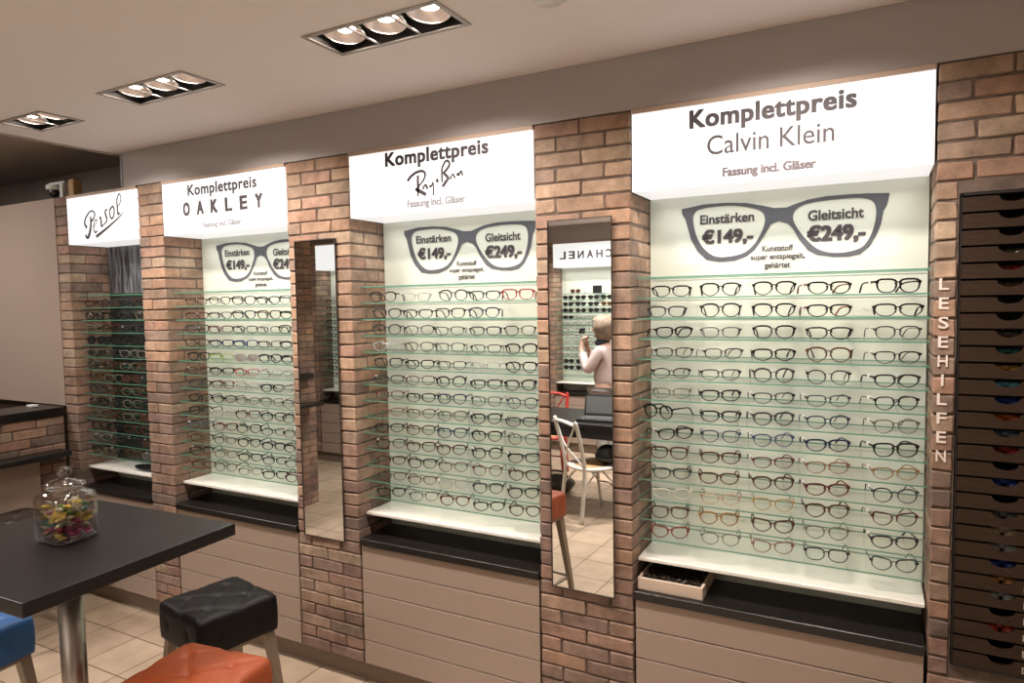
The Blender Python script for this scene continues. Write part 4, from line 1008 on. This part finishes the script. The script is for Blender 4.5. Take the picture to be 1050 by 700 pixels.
# bistro chairs
def bistro(x, y, rz, mat, label, s_=.92):
    t = empty('bistro_chair', label, 'chair', 'cross-back bistro chairs'); t.location = (x, y, 0); t.rotation_euler = (0, 0, rz); t.scale = (s_,)*3
    # chair faces +y; back at -y
    bm = bmesh.new(); n = 36; ring = []
    for rr, z in ((.205, .438), (.215, .448), (.212, .462), (.150, .462), (.150, .440)):
        ring.append([bm.verts.new((rr*math.copysign(abs(math.cos(2*PI*k/n))**.8, math.cos(2*PI*k/n)), rr*math.copysign(abs(math.sin(2*PI*k/n))**.8, math.sin(2*PI*k/n)), z)) for k in range(n)])
    for a, b in zip(ring, ring[1:]+ring[:1]):
        for k in range(n): bm.faces.new((a[k], a[(k+1) % n], b[(k+1) % n], b[k]))
    bmesh.ops.recalc_face_normals(bm, faces=bm.faces)
    obj('seat_frame', bm, mat, t, True)
    bm = bmesh.new(); lathe(bm, [(0, .457), (.152, .458), (.152, .446), (0, .446)], 30); obj('cane_seat', bm, M['cane'], t, True)
    for s in (-1, 1):
        bm = bmesh.new(); tube(bm, smooth_path([(s*.185, -.225, 0), (s*.175, -.195, .25), (s*.170, -.180, .45), (s*.182, -.215, .65), (s*.190, -.265, .84), (s*.175, -.275, .875)], 4), .018, 8); obj('rear_leg', bm, mat, t, True)
        bm = bmesh.new(); tube(bm, smooth_path([(s*.19, .205, 0), (s*.172, .165, .22), (s*.155, .135, .44)], 4), [.011, .012, .013, .014, .015, .016, .016, .017, .017], 8); obj('front_leg', bm, mat, t, True)
        bm = bmesh.new(); tube(bm, smooth_path([(s*.172, -.19, .28), (s*.150, -.10, .37), (s*.12, -.04, .425)], 4), .008, 6); obj('side_brace', bm, mat, t, True)
        bm = bmesh.new(); tube(bm, smooth_path([(s*.175, .17, .24), (s*.15, .06, .37), (s*.12, .02, .425)], 4), .008, 6); obj('side_brace', bm, mat, t, True)
    bm = bmesh.new(); tube(bm, smooth_path([(-.185, -.262, .84), (-.10, -.298, .865), (0, -.308, .872), (.10, -.298, .865), (.185, -.262, .84)], 4), .030, 8, flat=.45); obj('top_rail', bm, mat, t, True)
    for s in (-1, 1):
        bm = bmesh.new(); tube(bm, smooth_path([(s*.155, -.270, .835), (s*.03, -.262, .66), (-s*.10, -.212, .54), (-s*.165, -.185, .475)], 5), .009, 6); obj('cross_slat', bm, mat, t, True)
    bm = bmesh.new(); tube(bm, [(-.16, .155, .25), (0, .17, .27), (.16, .155, .25)], .008, 6); obj('stretcher', bm, mat, t, True)
bistro(-2.14, -2.75, math.radians(-145), M['white_paint'], 'white cross-back bistro chair with cane seat at the desk in the mirror')
bistro(-3.04, -3.68, math.radians(-20), M['red_paint'], 'red cross-back bistro chair behind the desk in the mirror')
# bag on the white chair and bag on the floor
def blob(name, label, cat, mat, r, loc, strap=True, seed=1):
    t = empty(name, label, cat); t.location = loc
    bm = bmesh.new(); bmesh.ops.create_uvsphere(bm, u_segments=24, v_segments=14, radius=1); rr = random.Random(seed)
    ph = [rr.uniform(0, 6) for _ in range(4)]
    for v in bm.verts:
        k = 1 + .06*math.sin(3*v.co.x+ph[0]) + .05*math.sin(5*v.co.z+ph[1]); v.co = Vector((v.co.x*r[0]*k, v.co.y*r[1]*k, max(0.0, (v.co.z*.98*k+.92)*r[2])))
    obj('body', bm, mat, t, True)
    if strap:
        bm = bmesh.new(); tube(bm, smooth_path([(-r[0]*.6, 0, r[2]*1.6), (-r[0]*.35, 0, r[2]*2.2), (r[0]*.35, 0, r[2]*2.2), (r[0]*.6, 0, r[2]*1.6)], 4), .008, 6); obj('strap', bm, mat, t, True)
blob('handbag', 'round black bag lying on the seat of the white chair', 'bag', M['black_plastic'], (.11, .09, .078), (-2.03, -2.80, .4265), False, 3)
blob('floor_bag', 'dark grey cloth bag on the floor under the black desk', 'bag', M['bag'], (.17, .13, .085), (-2.70, -3.22, .001), True, 4)

# ------------------------------------------------------------------ the woman in the mirror
def skinned(name, verts, edges, radii, mat, parent, sub=2):
    me = bpy.data.meshes.new(name); me.from_pydata([Vector(v) for v in verts], edges, []); o = bpy.data.objects.new(name, me); link(o, parent)
    sk_ = o.modifiers.new('s', 'SKIN'); sk_.use_smooth_shade = True; sk_.branch_smoothing = .4
    for i, r_ in enumerate(radii):
        d = me.skin_vertices[0].data[i]; d.radius = (r_, r_) if not isinstance(r_, tuple) else r_; d.use_root = (i == 0)
    sb = o.modifiers.new('b', 'SUBSURF'); sb.levels = sub; sb.render_levels = sub
    bpy.context.view_layer.update()
    m2 = bpy.data.meshes.new_from_object(o.evaluated_get(bpy.context.evaluated_depsgraph_get())); o.modifiers.clear(); o.data = m2; m2.materials.clear(); m2.materials.append(mat)
    for p in m2.polygons: p.use_smooth = True
    return o
wm = empty('person', 'person with short hair in pale pink jacket, hands raised to face, in mirror', 'person'); wm.location = (-2.66, -4.25, 0); wm.rotation_euler = (0, 0, PI/2)
# local: faces +y, up z, x to her right hand side
S_ = []; E_ = []; Rr = []
def add(p, r_, to=None):
    S_.append(p); Rr.append(r_); i = len(S_)-1
    if to is not None: E_.append((to, i))
    return i
pel = add((0, 0, .86), (.13, .105)); wai = add((0, .0, 1.00), (.115, .09), pel); che = add((0, .0, 1.18), (.135, .095), wai); nk = add((0, .0, 1.30), .05, che)
nk2 = add((0, .02, 1.37), .045, nk); hd = add((0, .045, 1.45), (.068, .085), nk2); ht = add((0, .045, 1.52), (.055, .070), hd)
for s in (-1, 1):
    sh = add((s*.155, -.005, 1.245), .05, che); el = add((s*.20, .10, 1.02), .038, sh); wr = add((s*.075, .235, 1.235), .025, el); pm = add((s*.052, .235, 1.31), (.030, .018), wr)
    for k in range(4):
        a = add((s*(.030+.012*k), .238, 1.345), .0085, pm); b_ = add((s*(.018+.010*k), .215-.004*k, 1.375-.004*k), .0080, a); add((s*(.012+.008*k), .190, 1.372-.006*k), .0070, b_)
    th = add((s*.030, .220, 1.30), .010, pm); add((s*.018, .200, 1.335), .0085, th)
    hp = add((s*.085, 0, .80), .085, pel); kn = add((s*.09, .015, .45), .055, hp); an = add((s*.09, -.01, .09), .036, kn); add((s*.095, .11, .035), (.036, .028), an)
body = skinned('body', S_, E_, Rr, M['skin'], wm)
# face details as children
def ell(name, c, r_, mat, n=16):
    bm = bmesh.new(); bmesh.ops.create_uvsphere(bm, u_segments=n, v_segments=n//2+2, radius=1)
    for v in bm.verts: v.co = Vector((c[0]+v.co.x*r_[0], c[1]+v.co.y*r_[1], c[2]+v.co.z*r_[2]))
    return obj(name, bm, mat, wm, True)
ell('nose', (0, .132, 1.445), (.011, .018, .016), M['skin']); ell('mouth', (0, .122, 1.408), (.020, .008, .006), M['red_paint'])
for s in (-1, 1): ell('eye', (s*.028, .122, 1.468), (.011, .007, .006), M['black_plastic']); ell('ear', (s*.070, .035, 1.452), (.010, .018, .028), M['skin'])
bm = bmesh.new(); bmesh.ops.create_uvsphere(bm, u_segments=28, v_segments=18, radius=1)
kill = []
for v in bm.verts:
    x, y, z = v.co; f_ = 1 + .03*math.sin(9*x+4*z) + .02*math.sin(14*y)
    v.co = Vector((x*.125*f_, .015 + y*.145*f_, 1.475 + z*.125*f_))
    if y > .55 and z < .35: kill.append(v)
    elif z < -.2: v.co.y -= .01; v.co.z -= .02
bmesh.ops.delete(bm, geom=kill, context='VERTS'); hr = obj('hair', bm, M['hair'], wm, True)
so = hr.modifiers.new('t', 'SOLIDIFY'); so.thickness = .012
jk = skinned('jacket', [(0, 0, .82), (0, 0, 1.00), (0, 0, 1.19), (0, .0, 1.285), (-.165, -.005, 1.245), (-.21, .10, 1.02), (-.085, .225, 1.215), (.165, -.005, 1.245), (.21, .10, 1.02), (.085, .225, 1.215)],
 [(0, 1), (1, 2), (2, 3), (2, 4), (4, 5), (5, 6), (2, 7), (7, 8), (8, 9)], [(.172, .145), (.150, .125), (.165, .125), (.080, .075), .068, .060, .042, .068, .060, .042], M['jacket'], wm)
ell('scarf', (0, .03, 1.315), (.080, .080, .045), M['scarf'])
skinned('trousers', [(0, 0, .84), (-.088, 0, .78), (-.09, .012, .45), (-.09, -.008, .10), (.088, 0, .78), (.09, .012, .45), (.09, -.008, .10)], [(0, 1), (1, 2), (2, 3), (0, 4), (4, 5), (5, 6)], [(.14, .115), .098, .070, .055, .098, .070, .055], M['trousers'], wm)
for s in (-1, 1):
    bm = bmesh.new(); bmesh.ops.create_uvsphere(bm, u_segments=18, v_segments=10, radius=1)
    for v in bm.verts: v.co = Vector((s*.095+v.co.x*.048, .055+v.co.y*.13, max(0.001, .035+v.co.z*.045)))
    obj('shoe', bm, M['shoe'], wm, True)
# compact camera held to the eye
cam_o = empty('compact_camera', 'small black camera held up to the face of the person', 'camera'); c_, s_ = math.cos(PI/2), math.sin(PI/2)
cam_o.location = (-2.66 - .255, -4.25, 1.43); cam_o.rotation_euler = (0, 0, PI/2)
obj('camera_body', bx(-.050, .050, -.012, .012, -.028, .030, .004, 2), M['black_plastic'], cam_o)
bm = bmesh.new(); tube(bm, [(0, .012, 0), (0, .034, 0)], .020, 18); obj('lens_barrel', bm, M['grey_plastic'], cam_o)

# ------------------------------------------------------------------ camera
cd = bpy.data.cameras.new('cam'); co = bpy.data.objects.new('camera', cd); COL.objects.link(co)
cd.sensor_fit = 'HORIZONTAL'; cd.sensor_width = 36; cd.lens = 696.0/1050*36; cd.clip_start = .05
R_ = Matrix(((.88277, -.01278, .46963), (.4695, .06011, -.88089), (-.01697, .99811, .05907)))
co.matrix_world = Matrix.Translation((0, -2.34, 1.75491)) @ R_.to_4x4()
sc.camera = co
w = bpy.data.worlds.new('w'); sc.world = w; w.use_nodes = True; w.node_tree.nodes['Background'].inputs[0].default_value = (.02, .018, .016, 1)
vs_ = sc.view_settings; vs_.view_transform = 'Standard'; vs_.look = 'None'; vs_.gamma = 1; vs_.exposure = 0; vs_.use_curve_mapping = False
sc.cycles.transparent_max_bounces = 64; sc.cycles.max_bounces = 10; sc.cycles.glossy_bounces = 6; sc.cycles.diffuse_bounces = 5
sc.cycles.caustics_reflective = False; sc.cycles.caustics_refractive = False; sc.cycles.sample_clamp_indirect = 6
